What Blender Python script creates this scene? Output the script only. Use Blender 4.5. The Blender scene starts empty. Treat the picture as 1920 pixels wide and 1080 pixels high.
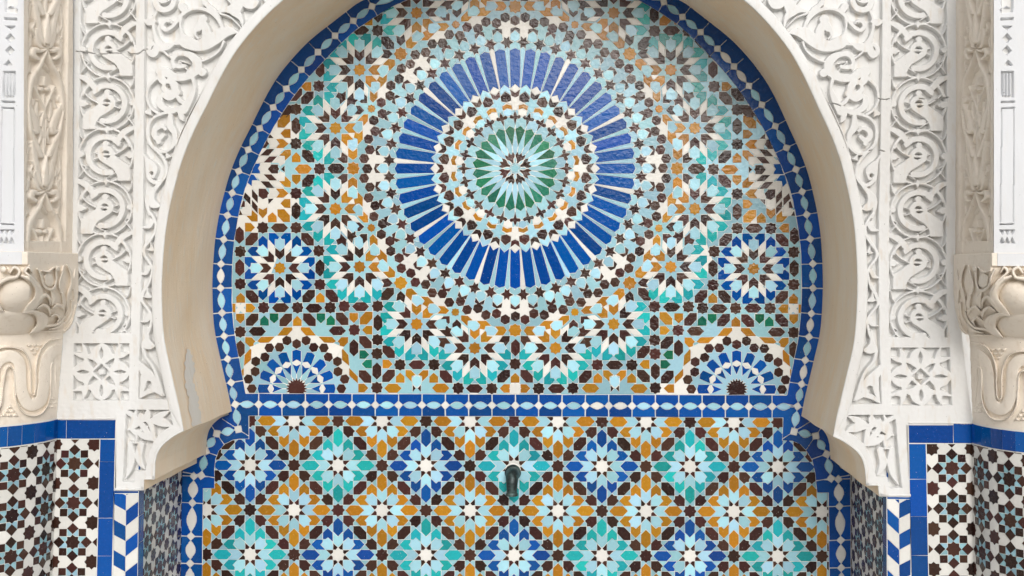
import bpy, math, random
import numpy as np
from mathutils import Matrix, Vector
random.seed(7)
rng = np.random.default_rng(7)
SC = bpy.context.scene

# ------------------------------------------------------------------ camera
F_PX = 2400.0            # focal length in photograph pixels (1920 wide)
D = 3.13                 # camera to facade plane, metres
CAM_Z = 1.60
PITCH, ROLL = math.radians(1.5), math.radians(0.33)
PPX = 1080.0
PPY = 505.0 - F_PX * math.tan(PITCH)
cam_d = bpy.data.cameras.new('camera'); cam = bpy.data.objects.new('camera', cam_d)
SC.collection.objects.link(cam); SC.camera = cam
cam_d.sensor_width = 36.0; cam_d.lens = F_PX / 1920 * 36.0
cam_d.shift_x = -(PPX - 960) / 1920; cam_d.shift_y = (PPY - 540) / 1920
cam_d.clip_start = 0.05; cam_d.clip_end = 400
RM = Matrix.Rotation(math.pi / 2 + PITCH, 3, 'X') @ Matrix.Rotation(ROLL, 3, 'Z')
cam.matrix_world = Matrix.Translation((0, -D, CAM_Z)) @ RM.to_4x4()
RMn = np.array(RM)

# ------------------------------------------------------------------ sky, sun, exposure
w = bpy.data.worlds.new("World"); SC.world = w; w.use_nodes = True
nt = w.node_tree; nt.nodes.clear()
sky = nt.nodes.new('ShaderNodeTexSky'); sky.sky_type = 'NISHITA'; sky.sun_disc = False
SUN_EL, SUN_AZ = math.radians(25), math.radians(170)   # azimuth: where the sun stands, clockwise from +Y
sky.sun_elevation = SUN_EL; sky.sun_rotation = SUN_AZ
sky.dust_density = 3.0; sky.air_density = 1.0; sky.ozone_density = 0.6
bg = nt.nodes.new('ShaderNodeBackground'); bg.inputs[1].default_value = 0.15
ow = nt.nodes.new('ShaderNodeOutputWorld')
hs = nt.nodes.new('ShaderNodeHueSaturation'); hs.inputs['Saturation'].default_value = 0.22
nt.links.new(sky.outputs[0], hs.inputs['Color'])
nt.links.new(hs.outputs[0], bg.inputs[0]); nt.links.new(bg.outputs[0], ow.inputs[0])
sd = bpy.data.lights.new('sun', 'SUN'); so = bpy.data.objects.new('sun', sd); SC.collection.objects.link(so)
sd.energy = 0.5; sd.angle = math.radians(11); sd.color = (1.0, 0.98, 0.95)
sv = Vector((math.sin(SUN_AZ) * math.cos(SUN_EL), math.cos(SUN_AZ) * math.cos(SUN_EL), math.sin(SUN_EL)))
so.rotation_euler = sv.to_track_quat('Z', 'Y').to_euler()
SC.view_settings.view_transform = 'Standard'; SC.view_settings.look = 'None'
SC.view_settings.gamma = 1.0; SC.view_settings.exposure = 0.33

# ------------------------------------------------------------------ geometry of the place
YB = 0.14 * D            # niche back wall
YF = -D * (1 - 1 / 1.099)  # front of the pilasters
def at(px, py, Y):
    """the point of the plane y=Y that the photograph shows at (px, py)"""
    px = np.asarray(px, float); py = np.asarray(py, float)
    d = np.stack([(px - PPX) / F_PX, -(py - PPY) / F_PX, -np.ones_like(px)], -1) @ RMn.T
    t = (np.asarray(Y, float) + D) / d[..., 1]
    return np.stack([d[..., 0] * t, -D + d[..., 1] * t, CAM_Z + d[..., 2] * t], -1)
M_PX = D / F_PX          # metres per photo pixel on the facade

# ------------------------------------------------------------------ materials
def base_mat(name):
    m = bpy.data.materials.new(name); m.use_nodes = True
    n = m.node_tree; b = n.nodes['Principled BSDF']
    return m, n, b
def glaze(name, col, rough=0.16, jit=0.22, mott=0.35, hue=0.015, bump=0.25, worn=.12):
    m, n, b = base_mat(name); L = n.links.new; N = n.nodes.new
    geo = N('ShaderNodeNewGeometry'); oi = N('ShaderNodeObjectInfo')
    add = N('ShaderNodeMath'); add.operation = 'ADD'; L(geo.outputs['Random Per Island'], add.inputs[0]); L(oi.outputs['Random'], add.inputs[1])
    fr = N('ShaderNodeMath'); fr.operation = 'FRACT'; L(add.outputs[0], fr.inputs[0])
    tc = geo.outputs['Position']
    n1 = N('ShaderNodeTexNoise'); n1.inputs['Scale'].default_value = 140; n1.inputs['Detail'].default_value = 5; n1.inputs['Roughness'].default_value = .65; L(tc, n1.inputs['Vector'])
    n2 = N('ShaderNodeTexNoise'); n2.inputs['Scale'].default_value = 900; n2.inputs['Detail'].default_value = 3; L(tc, n2.inputs['Vector'])
    n3 = N('ShaderNodeTexNoise'); n3.inputs['Scale'].default_value = 3.0; n3.inputs['Detail'].default_value = 4; L(tc, n3.inputs['Vector'])
    # value factor = 1 + jit*(rand-.5)*2 + mott*(noise-.5)
    a = N('ShaderNodeMath'); a.operation = 'MULTIPLY_ADD'; a.inputs[1].default_value = 2 * jit; a.inputs[2].default_value = 1 - jit; L(fr.outputs[0], a.inputs[0])
    c = N('ShaderNodeMath'); c.operation = 'MULTIPLY_ADD'; c.inputs[1].default_value = mott; L(n1.outputs[0], c.inputs[0]); L(a.outputs[0], c.inputs[2])
    c2 = N('ShaderNodeMath'); c2.operation = 'MULTIPLY_ADD'; c2.inputs[1].default_value = mott * .8; L(n2.outputs[0], c2.inputs[0]); L(c.outputs[0], c2.inputs[2])
    c3 = N('ShaderNodeMath'); c3.operation = 'SUBTRACT'; c3.inputs[1].default_value = mott * .9; L(c2.outputs[0], c3.inputs[0])
    h = N('ShaderNodeHueSaturation'); h.inputs['Color'].default_value = (*col, 1)
    L(c3.outputs[0], h.inputs['Value'])
    r2 = N('ShaderNodeMath'); r2.operation = 'MULTIPLY'; r2.inputs[1].default_value = 7.31; L(fr.outputs[0], r2.inputs[0])
    r3 = N('ShaderNodeMath'); r3.operation = 'FRACT'; L(r2.outputs[0], r3.inputs[0])
    hh = N('ShaderNodeMath'); hh.operation = 'MULTIPLY_ADD'; hh.inputs[1].default_value = 2 * hue; hh.inputs[2].default_value = .5 - hue; L(r3.outputs[0], hh.inputs[0]); L(hh.outputs[0], h.inputs['Hue'])
    # worn, dusty glaze in places
    wr = N('ShaderNodeMapRange'); wr.inputs[1].default_value = .62; wr.inputs[2].default_value = .80; wr.inputs[4].default_value = worn; L(n1.outputs[0], wr.inputs[0])
    mx = N('ShaderNodeMix'); mx.data_type = 'RGBA'; L(wr.outputs[0], mx.inputs[0]); L(h.outputs[0], mx.inputs[6]); mx.inputs[7].default_value = (.42, .36, .30, 1)
    vc = N('ShaderNodeTexNoise'); vc.inputs['Scale'].default_value = 330; vc.inputs['Detail'].default_value = 2; L(tc, vc.inputs['Vector'])
    rc = N('ShaderNodeMapRange'); rc.inputs[1].default_value = .735; rc.inputs[2].default_value = .76; rc.inputs[4].default_value = .8; L(vc.outputs[0], rc.inputs[0])
    mc = N('ShaderNodeMix'); mc.data_type = 'RGBA'; L(rc.outputs[0], mc.inputs[0]); L(mx.outputs[2], mc.inputs[6]); mc.inputs[7].default_value = (.62, .58, .52, 1)
    L(mc.outputs[2], b.inputs['Base Color'])
    ro = N('ShaderNodeMapRange'); ro.inputs[1].default_value = .3; ro.inputs[2].default_value = .75; ro.inputs[3].default_value = rough * .6; ro.inputs[4].default_value = rough * 2.0; L(n1.outputs[0], ro.inputs[0]); L(ro.outputs[0], b.inputs['Roughness'])
    b.inputs['Specular IOR Level'].default_value = .42
    nb = N('ShaderNodeTexNoise'); nb.inputs['Scale'].default_value = 105; nb.inputs['Detail'].default_value = 4; nb.inputs['Roughness'].default_value = .55; L(tc, nb.inputs['Vector'])
    bp = N('ShaderNodeBump'); bp.inputs['Strength'].default_value = bump; bp.inputs['Distance'].default_value = .0024; L(nb.outputs[0], bp.inputs['Height']); L(bp.outputs[0], b.inputs['Normal'])
    return m
def plaster(name, col, col2, stain, grain=0.35, streak=True, bumpd=.0012):
    m, n, b = base_mat(name); L = n.links.new; N = n.nodes.new
    geo = N('ShaderNodeNewGeometry'); tc = geo.outputs['Position']
    mp = N('ShaderNodeMapping'); L(tc, mp.inputs['Vector']); mp.inputs['Scale'].default_value = (1, 1, .28) if streak else (1, 1, 1)
    n1 = N('ShaderNodeTexNoise'); n1.inputs['Scale'].default_value = 7; n1.inputs['Detail'].default_value = 7; n1.inputs['Roughness'].default_value = .62; L(mp.outputs[0], n1.inputs['Vector'])
    n2 = N('ShaderNodeTexNoise'); n2.inputs['Scale'].default_value = 60; n2.inputs['Detail'].default_value = 5; L(mp.outputs[0], n2.inputs['Vector'])
    n3 = N('ShaderNodeTexNoise'); n3.inputs['Scale'].default_value = 420; n3.inputs['Detail'].default_value = 4; L(tc, n3.inputs['Vector'])
    r1 = N('ShaderNodeMapRange'); r1.inputs[1].default_value = .38; r1.inputs[2].default_value = .66; L(n1.outputs[0], r1.inputs[0])
    m1 = N('ShaderNodeMix'); m1.data_type = 'RGBA'; L(r1.outputs[0], m1.inputs[0]); m1.inputs[6].default_value = (*col, 1); m1.inputs[7].default_value = (*col2, 1)
    r2 = N('ShaderNodeMapRange'); r2.inputs[1].default_value = .56; r2.inputs[2].default_value = .74; r2.inputs[4].default_value = grain; L(n2.outputs[0], r2.inputs[0])
    m2 = N('ShaderNodeMix'); m2.data_type = 'RGBA'; L(r2.outputs[0], m2.inputs[0]); L(m1.outputs[2], m2.inputs[6]); m2.inputs[7].default_value = (*stain, 1)
    m3 = m2
    # rare dark specks
    vs = N('ShaderNodeTexNoise'); vs.inputs['Scale'].default_value = 230; vs.inputs['Detail'].default_value = 1; L(tc, vs.inputs['Vector'])
    r3 = N('ShaderNodeMapRange'); r3.inputs[1].default_value = .775; r3.inputs[2].default_value = .80; r3.inputs[4].default_value = .75; L(vs.outputs[0], r3.inputs[0])
    m4 = N('ShaderNodeMix'); m4.data_type = 'RGBA'; L(r3.outputs[0], m4.inputs[0]); L(m3.outputs[2], m4.inputs[6]); m4.inputs[7].default_value = (.10, .085, .07, 1)
    L(m4.outputs[2], b.inputs['Base Color'])
    b.inputs['Roughness'].default_value = .82; b.inputs['Specular IOR Level'].default_value = .25
    ad = N('ShaderNodeMath'); ad.operation = 'MULTIPLY_ADD'; ad.inputs[1].default_value = .35; L(n3.outputs[0], ad.inputs[0]); L(n2.outputs[0], ad.inputs[2])
    bp = N('ShaderNodeBump'); bp.inputs['Strength'].default_value = .7; bp.inputs['Distance'].default_value = bumpd; L(ad.outputs[0], bp.inputs['Height']); L(bp.outputs[0], b.inputs['Normal'])
    return m
MAT = dict(
    blue=glaze('cobalt glaze', (.0, .060, .27), .08, .30, .5, .006, .3),
    navy=glaze('deep blue glaze', (.003, .06, .17), .14, .35, .5, .01),
    light=glaze('pale sky glaze', (.325, .575, .68), .13, .2, .16, .015, .4),
    fill=glaze('grey blue glaze', (.27, .47, .545), .13, .18, .18, .015, .4),
    white=glaze('ivory glaze', (.69, .68, .645), .16, .10, .16, .01),
    brown=glaze('manganese brown glaze', (.040, .0145, .010), .09, .55, .8, .02, .7),
    amber=glaze('amber glaze', (.38, .165, .006), .17, .24, .45, .006, .55),
    turq=glaze('turquoise glaze', (.010, .33, .35), .12, .30, .45, .02, .45),
    green=glaze('emerald glaze', (.005, .14, .075), .16, .35, .9, .02),
)
PW = plaster('white painted stucco', (.70, .70, .69), (.615, .605, .585), (.55, .46, .35), .5)
PWB = plaster('fresh white painted stucco', (.66, .672, .695), (.62, .628, .64), (.66, .62, .56), .18)
PT = plaster('bare tan plaster', (.84, .65, .45), (.87, .74, .59), (.80, .75, .68), .5, True, .003)
PC = plaster('cream unpainted stucco', (.77, .69, .59), (.80, .73, .64), (.50, .38, .26), .25, False, .002)
GR = plaster('lime grout', (.74, .73, .69), (.66, .65, .61), (.50, .46, .40), .3, False)
COL = SC.collection

# ------------------------------------------------------------------ object helpers
def link(name, me, mat=None, parent=None, smooth=False):
    o = bpy.data.objects.new(name, me); COL.objects.link(o)
    if mat: me.materials.append(mat)
    if parent: o.parent = parent
    if smooth:
        me.polygons.foreach_set('use_smooth', [True] * len(me.polygons))
    return o
def mesh(verts, faces):
    me = bpy.data.meshes.new('m'); me.from_pydata([tuple(map(float, v)) for v in verts], [], faces); me.update(); return me
def thing(name, label, cat, loc=(0, 0, 0), group=None):
    o = bpy.data.objects.new(name, None); COL.objects.link(o); o.empty_display_size = .1
    o['label'] = label; o['category'] = cat
    if group: o['group'] = group
    return o
def tagit(o, label, cat, group=None):
    o['label'] = label; o['category'] = cat
    if group: o['group'] = group
    return o

# ------------------------------------------------------------------ polygons
def area(p):
    p = np.asarray(p); x, y = p[:, 0], p[:, 1]
    return .5 * float(np.sum(x * np.roll(y, -1) - np.roll(x, -1) * y))
def clean(p, eps=.05):
    out = []
    for q in p:
        if not out or abs(q[0] - out[-1][0]) + abs(q[1] - out[-1][1]) > eps: out.append((float(q[0]), float(q[1])))
    while len(out) > 2 and abs(out[0][0] - out[-1][0]) + abs(out[0][1] - out[-1][1]) <= eps: out.pop()
    return out
def inset(p, d):
    n = len(p); out = []
    for i in range(n):
        a, b, c = p[i - 1], p[i], p[(i + 1) % n]
        e1 = (b[0] - a[0], b[1] - a[1]); e2 = (c[0] - b[0], c[1] - b[1])
        l1 = math.hypot(*e1) or 1e-9; l2 = math.hypot(*e2) or 1e-9
        n1 = (-e1[1] / l1, e1[0] / l1); n2 = (-e2[1] / l2, e2[0] / l2)
        bx, by = n1[0] + n2[0], n1[1] + n2[1]; bl = bx * bx + by * by
        k = min(2 * d / bl if bl > 1e-6 else 9, 2.2 * d)
        if bl <= 1e-6: k = 0
        else:
            k = 2 * d / bl
            if k * math.sqrt(bl) > 2.6 * d: k = 2.6 * d / math.sqrt(bl)
        out.append((b[0] + bx * k, b[1] + by * k))
    return out
def clip_half(p, a, b):
    """keep the side of the line a->b that lies to its left (in y-down pixels: positive cross)"""
    out = []; n = len(p)
    s = lambda q: (b[0] - a[0]) * (q[1] - a[1]) - (b[1] - a[1]) * (q[0] - a[0])
    for i in range(n):
        c, d = p[i], p[(i + 1) % n]; sc, sd_ = s(c), s(d)
        if sc >= 0: out.append(c)
        if (sc > 0 and sd_ < 0) or (sc < 0 and sd_ > 0):
            t = sc / (sc - sd_); out.append((c[0] + (d[0] - c[0]) * t, c[1] + (d[1] - c[1]) * t))
    return out
def clip_convex(p, dom):
    for i in range(len(dom)):
        p = clip_half(p, dom[i], dom[(i + 1) % len(dom)])
        if len(p) < 3: return []
    return clean(p)
def fill_mask(shape, p, sc, ox, oy, mask=None, val=True):
    p = [((q[0] - ox) * sc, (q[1] - oy) * sc) for q in p]
    xs = [q[0] for q in p]; ys = [q[1] for q in p]
    x0 = max(0, int(min(xs)) - 1); x1 = min(shape[1], int(max(xs)) + 2); y0 = max(0, int(min(ys)) - 1); y1 = min(shape[0], int(max(ys)) + 2)
    if x1 <= x0 or y1 <= y0: return None
    X = np.arange(x0, x1) + .5; Y = (np.arange(y0, y1) + .5)[:, None]
    ins = np.zeros((y1 - y0, x1 - x0), bool)
    for i in range(len(p)):
        ax, ay = p[i]; bx, by = p[(i + 1) % len(p)]
        if ay == by: continue
        c = (ay > Y) != (by > Y)
        ins ^= c & (X < (bx - ax) * (Y - ay) / (by - ay) + ax)
    if mask is not None:
        mask[y0:y1, x0:x1][ins] = val
    return (slice(y0, y1), slice(x0, x1), ins)
def dp(pts, tol):
    """Douglas-Peucker on a closed loop"""
    n = len(pts)
    if n < 8: return pts
    P = np.asarray(pts, float)
    i0 = 0; i1 = int(np.argmax(((P - P[0]) ** 2).sum(1)))
    i0 = int(np.argmax(((P - P[i1]) ** 2).sum(1)))
    P = np.roll(P, -i0, axis=0); i1 = (i1 - i0) % n
    P = np.vstack([P, P[:1]]); keep = {0, i1}
    st = [(0, i1), (i1, n)]
    while st:
        a, b = st.pop()
        if b - a < 2: continue
        A, B = P[a], P[b]; dx, dy = B - A; l = math.hypot(dx, dy)
        Q = P[a + 1:b] - A
        dd = np.abs(dx * Q[:, 1] - dy * Q[:, 0]) / l if l > 1e-9 else np.hypot(Q[:, 0], Q[:, 1])
        k = int(np.argmax(dd))
        if dd[k] > tol:
            keep.add(a + 1 + k); st.append((a, a + 1 + k)); st.append((a + 1 + k, b))
    return [tuple(P[i]) for i in sorted(keep)]
LOWER = set()      # filling pieces that run round other pieces sit a touch lower
def fillers(dom, tiles, barriers=(), sc=3, neck=.85, minus=(), again=1, extra=None):
    """the pieces that fill the domain between the given tiles, found on a fine raster and traced as polygons"""
    allp = [q for p in dom for q in p]
    ox = min(q[0] for q in allp) - 2; oy = min(q[1] for q in allp) - 2
    W = int((max(q[0] for q in allp) + 2 - ox) * sc); H = int((max(q[1] for q in allp) + 2 - oy) * sc)
    free = np.zeros((H, W), bool)
    for p in dom: fill_mask(free.shape, p, sc, ox, oy, free, True)
    for p in minus: fill_mask(free.shape, p, sc, ox, oy, free, False)
    for p in tiles: fill_mask(free.shape, p, sc, ox, oy, free, False)
    for (a, b, wd) in barriers:
        dx, dy = b[0] - a[0], b[1] - a[1]; l = math.hypot(dx, dy) or 1; nx, ny = -dy / l * wd / 2, dx / l * wd / 2
        fill_mask(free.shape, [(a[0] + nx, a[1] + ny), (b[0] + nx, b[1] + ny), (b[0] - nx, b[1] - ny), (a[0] - nx, a[1] - ny)], sc, ox, oy, free, False)
    for x_ in (extra or []): free &= ~x_
    r = max(1, int(round(neck * sc)))
    er = free.copy()
    for k in range(r):
        e = er.copy(); e[1:] &= er[:-1]; e[:-1] &= er[1:]; e[:, 1:] &= er[:, :-1]; e[:, :-1] &= er[:, 1:]; er = e
    # label by runs
    lab = np.zeros((H, W), np.int32); par = [0]
    def find(a):
        while par[a] != a: par[a] = par[par[a]]; a = par[a]
        return a
    prev = []
    for y in range(H):
        row = er[y]; dd = np.flatnonzero(np.diff(np.concatenate(([0], row.view(np.int8), [0]))))
        cur = []; j = 0
        for s, e in zip(dd[::2].tolist(), dd[1::2].tolist()):
            l = 0
            while j < len(prev) and prev[j][1] <= s: j += 1
            k = j
            while k < len(prev) and prev[k][0] < e:
                if l == 0: l = find(prev[k][2])
                else:
                    q = find(prev[k][2])
                    if q != l: par[max(q, l)] = min(q, l); l = min(q, l)
                k += 1
            if l == 0: l = len(par); par.append(l)
            lab[y, s:e] = l; cur.append((s, e, l))
        prev = cur
    root = np.array([find(i) for i in range(len(par))], np.int32); lab = root[lab]
    for k in range(r - 1):
        z = (lab == 0) & free
        for sl_to, sl_fr in (((slice(1, None), slice(None)), (slice(None, -1), slice(None))), ((slice(None, -1), slice(None)), (slice(1, None), slice(None))),
                             ((slice(None), slice(1, None)), (slice(None), slice(None, -1))), ((slice(None), slice(None, -1)), (slice(None), slice(1, None)))):
            src = lab[sl_fr].copy() if k >= 0 else None
            t = lab[sl_to]; m = z[sl_to] & (t == 0) & (src > 0)
            t[m] = src[m]; 
        # (one sweep per ring: growth stays within the free cells)
    nxt = {}
    def add(l, a, b):
        for ll, aa, bb in zip(l.tolist(), a, b):
            nxt.setdefault(ll, {}).setdefault(aa, []).append(bb)
    Lp = np.zeros((H + 2, W + 2), np.int32); Lp[1:-1, 1:-1] = lab
    y, x = np.nonzero((Lp[1:-1, 1:-1] > 0) & (Lp[1:-1, 1:-1] != Lp[:-2, 1:-1])); add(lab[y, x], list(zip(x.tolist(), y.tolist())), list(zip((x + 1).tolist(), y.tolist())))
    y, x = np.nonzero((Lp[1:-1, 1:-1] > 0) & (Lp[1:-1, 1:-1] != Lp[1:-1, 2:])); add(lab[y, x], list(zip((x + 1).tolist(), y.tolist())), list(zip((x + 1).tolist(), (y + 1).tolist())))
    y, x = np.nonzero((Lp[1:-1, 1:-1] > 0) & (Lp[1:-1, 1:-1] != Lp[2:, 1:-1])); add(lab[y, x], list(zip((x + 1).tolist(), (y + 1).tolist())), list(zip(x.tolist(), (y + 1).tolist())))
    y, x = np.nonzero((Lp[1:-1, 1:-1] > 0) & (Lp[1:-1, 1:-1] != Lp[1:-1, :-2])); add(lab[y, x], list(zip(x.tolist(), (y + 1).tolist())), list(zip(x.tolist(), y.tolist())))
    res = []
    for l, nx in nxt.items():
        best = None
        while nx:
            st = next(iter(nx)); loop = [st]; c = nx[st].pop()
            if not nx[st]: del nx[st]
            while c != st and c in nx:
                loop.append(c); d = nx[c].pop()
                if not nx[c]: del nx[c]
                c = d
            if best is None or len(loop) > len(best): best = loop
        q = [(a / sc + ox, b / sc + oy) for a, b in dp(best, 1.05)]
        if len(q) >= 3 and abs(area(q)) > 2.0: res.append((l, abs(area(best)), q))
    cnt = np.bincount(lab.ravel())
    for l, A, q in res:
        if A > 1.04 * cnt[l] + 12: LOWER.add((round(q[0][0], 3), round(q[0][1], 3)))
    return [q for _, _, q in res]

# ------------------------------------------------------------------ tiles as solid pieces
def tile_geo(p, P, grout, th, bev=.35, sink=.004):
    if (round(p[0][0], 3), round(p[0][1], 3)) in LOWER: th -= .0004
    fx_ = bev < .3
    p = [(x + random.gauss(0, .16), y + random.gauss(0, .16)) for x, y in clean(p)]
    if len(p) < 3: return None
    A = area(p)
    if abs(A) < 1.0: return None
    if A < 0: p = p[::-1]
    q = inset(p, grout)
    if area(q) < .25 * abs(A): q = p
    q2 = inset(q, bev)
    if area(q2) < .3 * area(q): q2 = [(a * .9 + b * .1) for a, b in []] or q
    h = th + (random.uniform(-.00012, .00012) if fx_ else random.uniform(-.0004, .0004))
    cx = sum(a for a, _ in q) / len(q); cy = sum(b for _, b in q) / len(q)
    ext = max(max(a for a, _ in q) - min(a for a, _ in q), max(b for _, b in q) - min(b for _, b in q))
    tl_ = 2.4e-5 * min(1, (14 / max(ext, 1)) ** 1.3)
    tx, ty = random.gauss(0, tl_), random.gauss(0, tl_)
    n = len(q)
    xs = [a for a, _ in q] * 2 + [a for a, _ in q2]; ys = [b for _, b in q] * 2 + [b for _, b in q2]
    hs_ = [h - sink] * n + [h - .0006] * n + [h + tx * (a - cx) + ty * (b - cy) for a, b in q2]
    V = P(np.array(xs), np.array(ys), np.array(hs_))
    F = [tuple(range(2 * n + n - 1, 2 * n - 1, -1))]
    for i in range(n):
        j = (i + 1) % n
        F.append((i, j, n + j, n + i)[::-1]); F.append((n + i, n + j, 2 * n + j, 2 * n + i)[::-1])
    return V, F
FLIP = False
def mosaic(parent, P, tiles, th=.003, grout=.33, cap=300, min_area=42.0, flip=False):
    """tiles: list of (polygon, colour, part name). Big ones become parts, the rest of each kind one part of kind stuff"""
    by = {}
    for p, c, nm in tiles: by.setdefault(nm, []).append((abs(area(p)), p, c))
    for nm, lst in by.items():
        lst.sort(key=lambda t: -t[0]); rest = []
        for i, (A, p, c) in enumerate(lst):
            g = tile_geo(p, P, grout if nm != 'filler_tile' else .14, th if nm == 'filler_tile' else th + .0007, .35 if nm != 'filler_tile' else .2)
            if g is None: continue
            V, F = g
            if flip: F = [f[::-1] for f in F]
            if i < cap and A >= min_area:
                link(nm, mesh(V, F), MAT[c], parent)
            else: rest.append((V, F, c))
        if rest:
            cols = sorted({c for _, _, c in rest}); vs = []; fs = []; mi = []; off = 0
            for V, F, c in rest:
                vs.append(V); fs += [tuple(k + off for k in f) for f in F]; mi += [cols.index(c)] * len(F); off += len(V)
            me = mesh(np.vstack(vs), fs)
            for c in cols: me.materials.append(MAT[c])
            me.polygons.foreach_set('material_index', mi)
            o = bpy.data.objects.new(nm, me); COL.objects.link(o); o.parent = parent; o['kind'] = 'stuff'

# ------------------------------------------------------------------ pattern vocabulary (photo pixels)
def rot(p, a):
    c, s = math.cos(a), math.sin(a); return [(x * c - y * s, x * s + y * c) for x, y in p]
def mv(p, x, y, k=1.0): return [(a * k + x, b * k + y) for a, b in p]
def star8(r, q):
    """eight pointed star: tips at r on the axes and at q*sqrt2 on the diagonals"""
    out = []
    rd = q * math.sqrt(2); c = q / math.cos(math.radians(22.5)) * 1.0
    for k in range(8):
        a = k * math.pi / 4; R = r if k % 2 == 0 else rd
        out.append((R * math.cos(a), R * math.sin(a)))
        out.append((c * math.cos(a + math.pi / 8), c * math.sin(a + math.pi / 8)))
    return out
def poly_r(n, r, a0=0): return [(r * math.cos(a0 + k * 2 * math.pi / n), r * math.sin(a0 + k * 2 * math.pi / n)) for k in range(n)]
U = 1 / 6.75
KST = mv(star8(80, 61), 0, 0, U)
def hexv(): return mv([(0, -113), (59, -55), (59, 55), (0, 113), (-59, 55), (-59, -55)], 0, 0, U)
HEXV = hexv(); HEXH = rot(HEXV, math.pi / 2)
HEXD = mv([(-82, -82), (8, -82), (82, -2), (82, 82), (-8, 82), (-82, 2)], 0, 0, U)     # leans like a backslash
HEXE = [(-x, y) for x, y in HEXD]                                                     # leans like a slash
HOUSE = mv([(0, -70), (57, -15), (57, 62), (-57, 62), (-57, -15)], 0, 0, U)           # point up
DIRS = dict(N=0, E=math.pi / 2, S=math.pi, W=-math.pi / 2)
def flower(cx, cy, inner, outer, k=1.0, skip_in=(), skip_out=(), skip_pent=(), skip_rh=(), hub='amber'):
    """eight armed flower: hub star, 8 arrows, 8 light petals, 16 outer arrows, 8 white lozenges. u to the side, v outwards; arm 0 points up, then clockwise"""
    T = []
    T.append((mv(star8(82, 58), cx, cy, U * k), hub, 'star_tile'))
    arrow = [(0, -102), (60, -160), (60, -260), (0, -212), (-60, -260), (-60, -160)]
    pent = [(0, -212), (60, -268), (60, -362), (22, -365), (0, -390), (-22, -365), (-60, -362), (-60, -268)]
    outA = [(4, -390), (22, -366), (60, -363), (60, -272), (142, -358), (142, -446), (58, -446)]
    rh = [(64, -160), (61, -262), (146, -354), (142, -248)]
    for j in range(8):
        a = j * math.pi / 4; R = lambda s: mv(rot(s, a), cx, cy, U * k)
        if j not in skip_in: T.append((R(arrow), inner if isinstance(inner, str) else inner[j], 'arrow_tile'))
        if j not in skip_pent: T.append((R(pent), 'light', 'petal_tile'))
        for s, sgn in ((0, -1), (1, 1)):
            if (2 * j + s) in skip_out: continue
            q = outA if sgn > 0 else [(-x, y) for x, y in outA]
            T.append((R(q), outer, 'pointed_tile'))
        if j not in skip_rh: T.append((R(rh), 'white', 'lozenge_tile'))
    return T
def cr(ox, oy, s, pts): return [(ox + x / s, oy + y / s) for x, y in pts]
def dedupe(T, d=2.2):
    out = []; grid = {}
    for p, c, n in T:
        x = sum(q[0] for q in p) / len(p); y = sum(q[1] for q in p) / len(p); k = (int(x // 8), int(y // 8)); bad = False
        for i in (-1, 0, 1):
            for j in (-1, 0, 1):
                for (a, b) in grid.get((k[0] + i, k[1] + j), ()):
                    if math.hypot(a - x, b - y) < d: bad = True
        if not bad: grid.setdefault(k, []).append((x, y)); out.append((p, c, n))
    return out

# ------------------------------------------------------------------ outlines measured on the niche back wall (photo pixels)
def mirror_b(p): return [(1938 - x - (y - 560) * .008, y + (y - 520) * .015) for x, y in p]
SOF_L = [(969, -86), (900, -80), (830, -62), (757, -33), (682, 0), (651.7, 22), (617, 50), (583.6, 82), (560, 107), (523, 155), (495, 195), (470.5, 232), (451, 270), (433.5, 313), (422, 355), (412, 402), (404.4, 450), (400, 498), (397, 545), (396.7, 600), (401.7, 660), (409, 700), (418, 733), (430, 775)]
def smooth(pts, n=4):
    out = []
    P = [np.array(p, float) for p in pts]; P = [2 * P[0] - P[1]] + P + [2 * P[-1] - P[-2]]
    for i in range(1, len(P) - 2):
        for k in range(n):
            t = k / n
            out.append(tuple(.5 * ((2 * P[i]) + (-P[i - 1] + P[i + 1]) * t + (2 * P[i - 1] - 5 * P[i] + 4 * P[i + 1] - P[i + 2]) * t * t + (-P[i - 1] + 3 * P[i] - 3 * P[i + 1] + P[i + 2]) * t ** 3)))
    out.append(tuple(P[-2])); return out
LUN_L = [(969, -47), (900, -41), (830, -24), (790, -9), (760, 2), (724, 20), (676.7, 50), (650, 72), (620, 102), (577.8, 147), (546, 188), (512.7, 240), (486, 292), (467, 335), (454, 376), (446, 415), (439, 460), (436.5, 500), (435.5, 545), (437, 590), (442.6, 640), (453.7, 692), (461.5, 737.4)]
LUN = smooth(LUN_L, 2); LUN = LUN + mirror_b(LUN[::-1][:-1])[0:]
def hull(P):
    P = sorted(set(P)); out = []
    for seq in (P, P[::-1]):
        h_ = []
        for p in seq:
            while len(h_) > 1 and (h_[-1][0] - h_[-2][0]) * (p[1] - h_[-2][1]) - (h_[-1][1] - h_[-2][1]) * (p[0] - h_[-2][0]) <= 0: h_.pop()
            h_.append(p)
        out += h_[:-1]
    return out
LUN = hull(clean(LUN))
if area(LUN) < 0: LUN = LUN[::-1]
CX, CY = 966.0, 316.0
def pol(r, th): # angle from straight down, towards the left, degrees
    a = math.radians(th); return (CX - r * math.sin(a), CY + r * math.cos(a))
T = []
def ring(n, off, pts, col, nm, mirror=True):
    st = 360 / n
    for k in range(n):
        base = off + k * st
        c = col if isinstance(col, str) else col[k % len(col)]
        full = [(r, a) for r, a in pts]
        if mirror: full = full + [(r, -a) for r, a in reversed(pts) if abs(a) > 1e-6]
        T.append(([pol(r, base + a) for r, a in full], c, nm))
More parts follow.
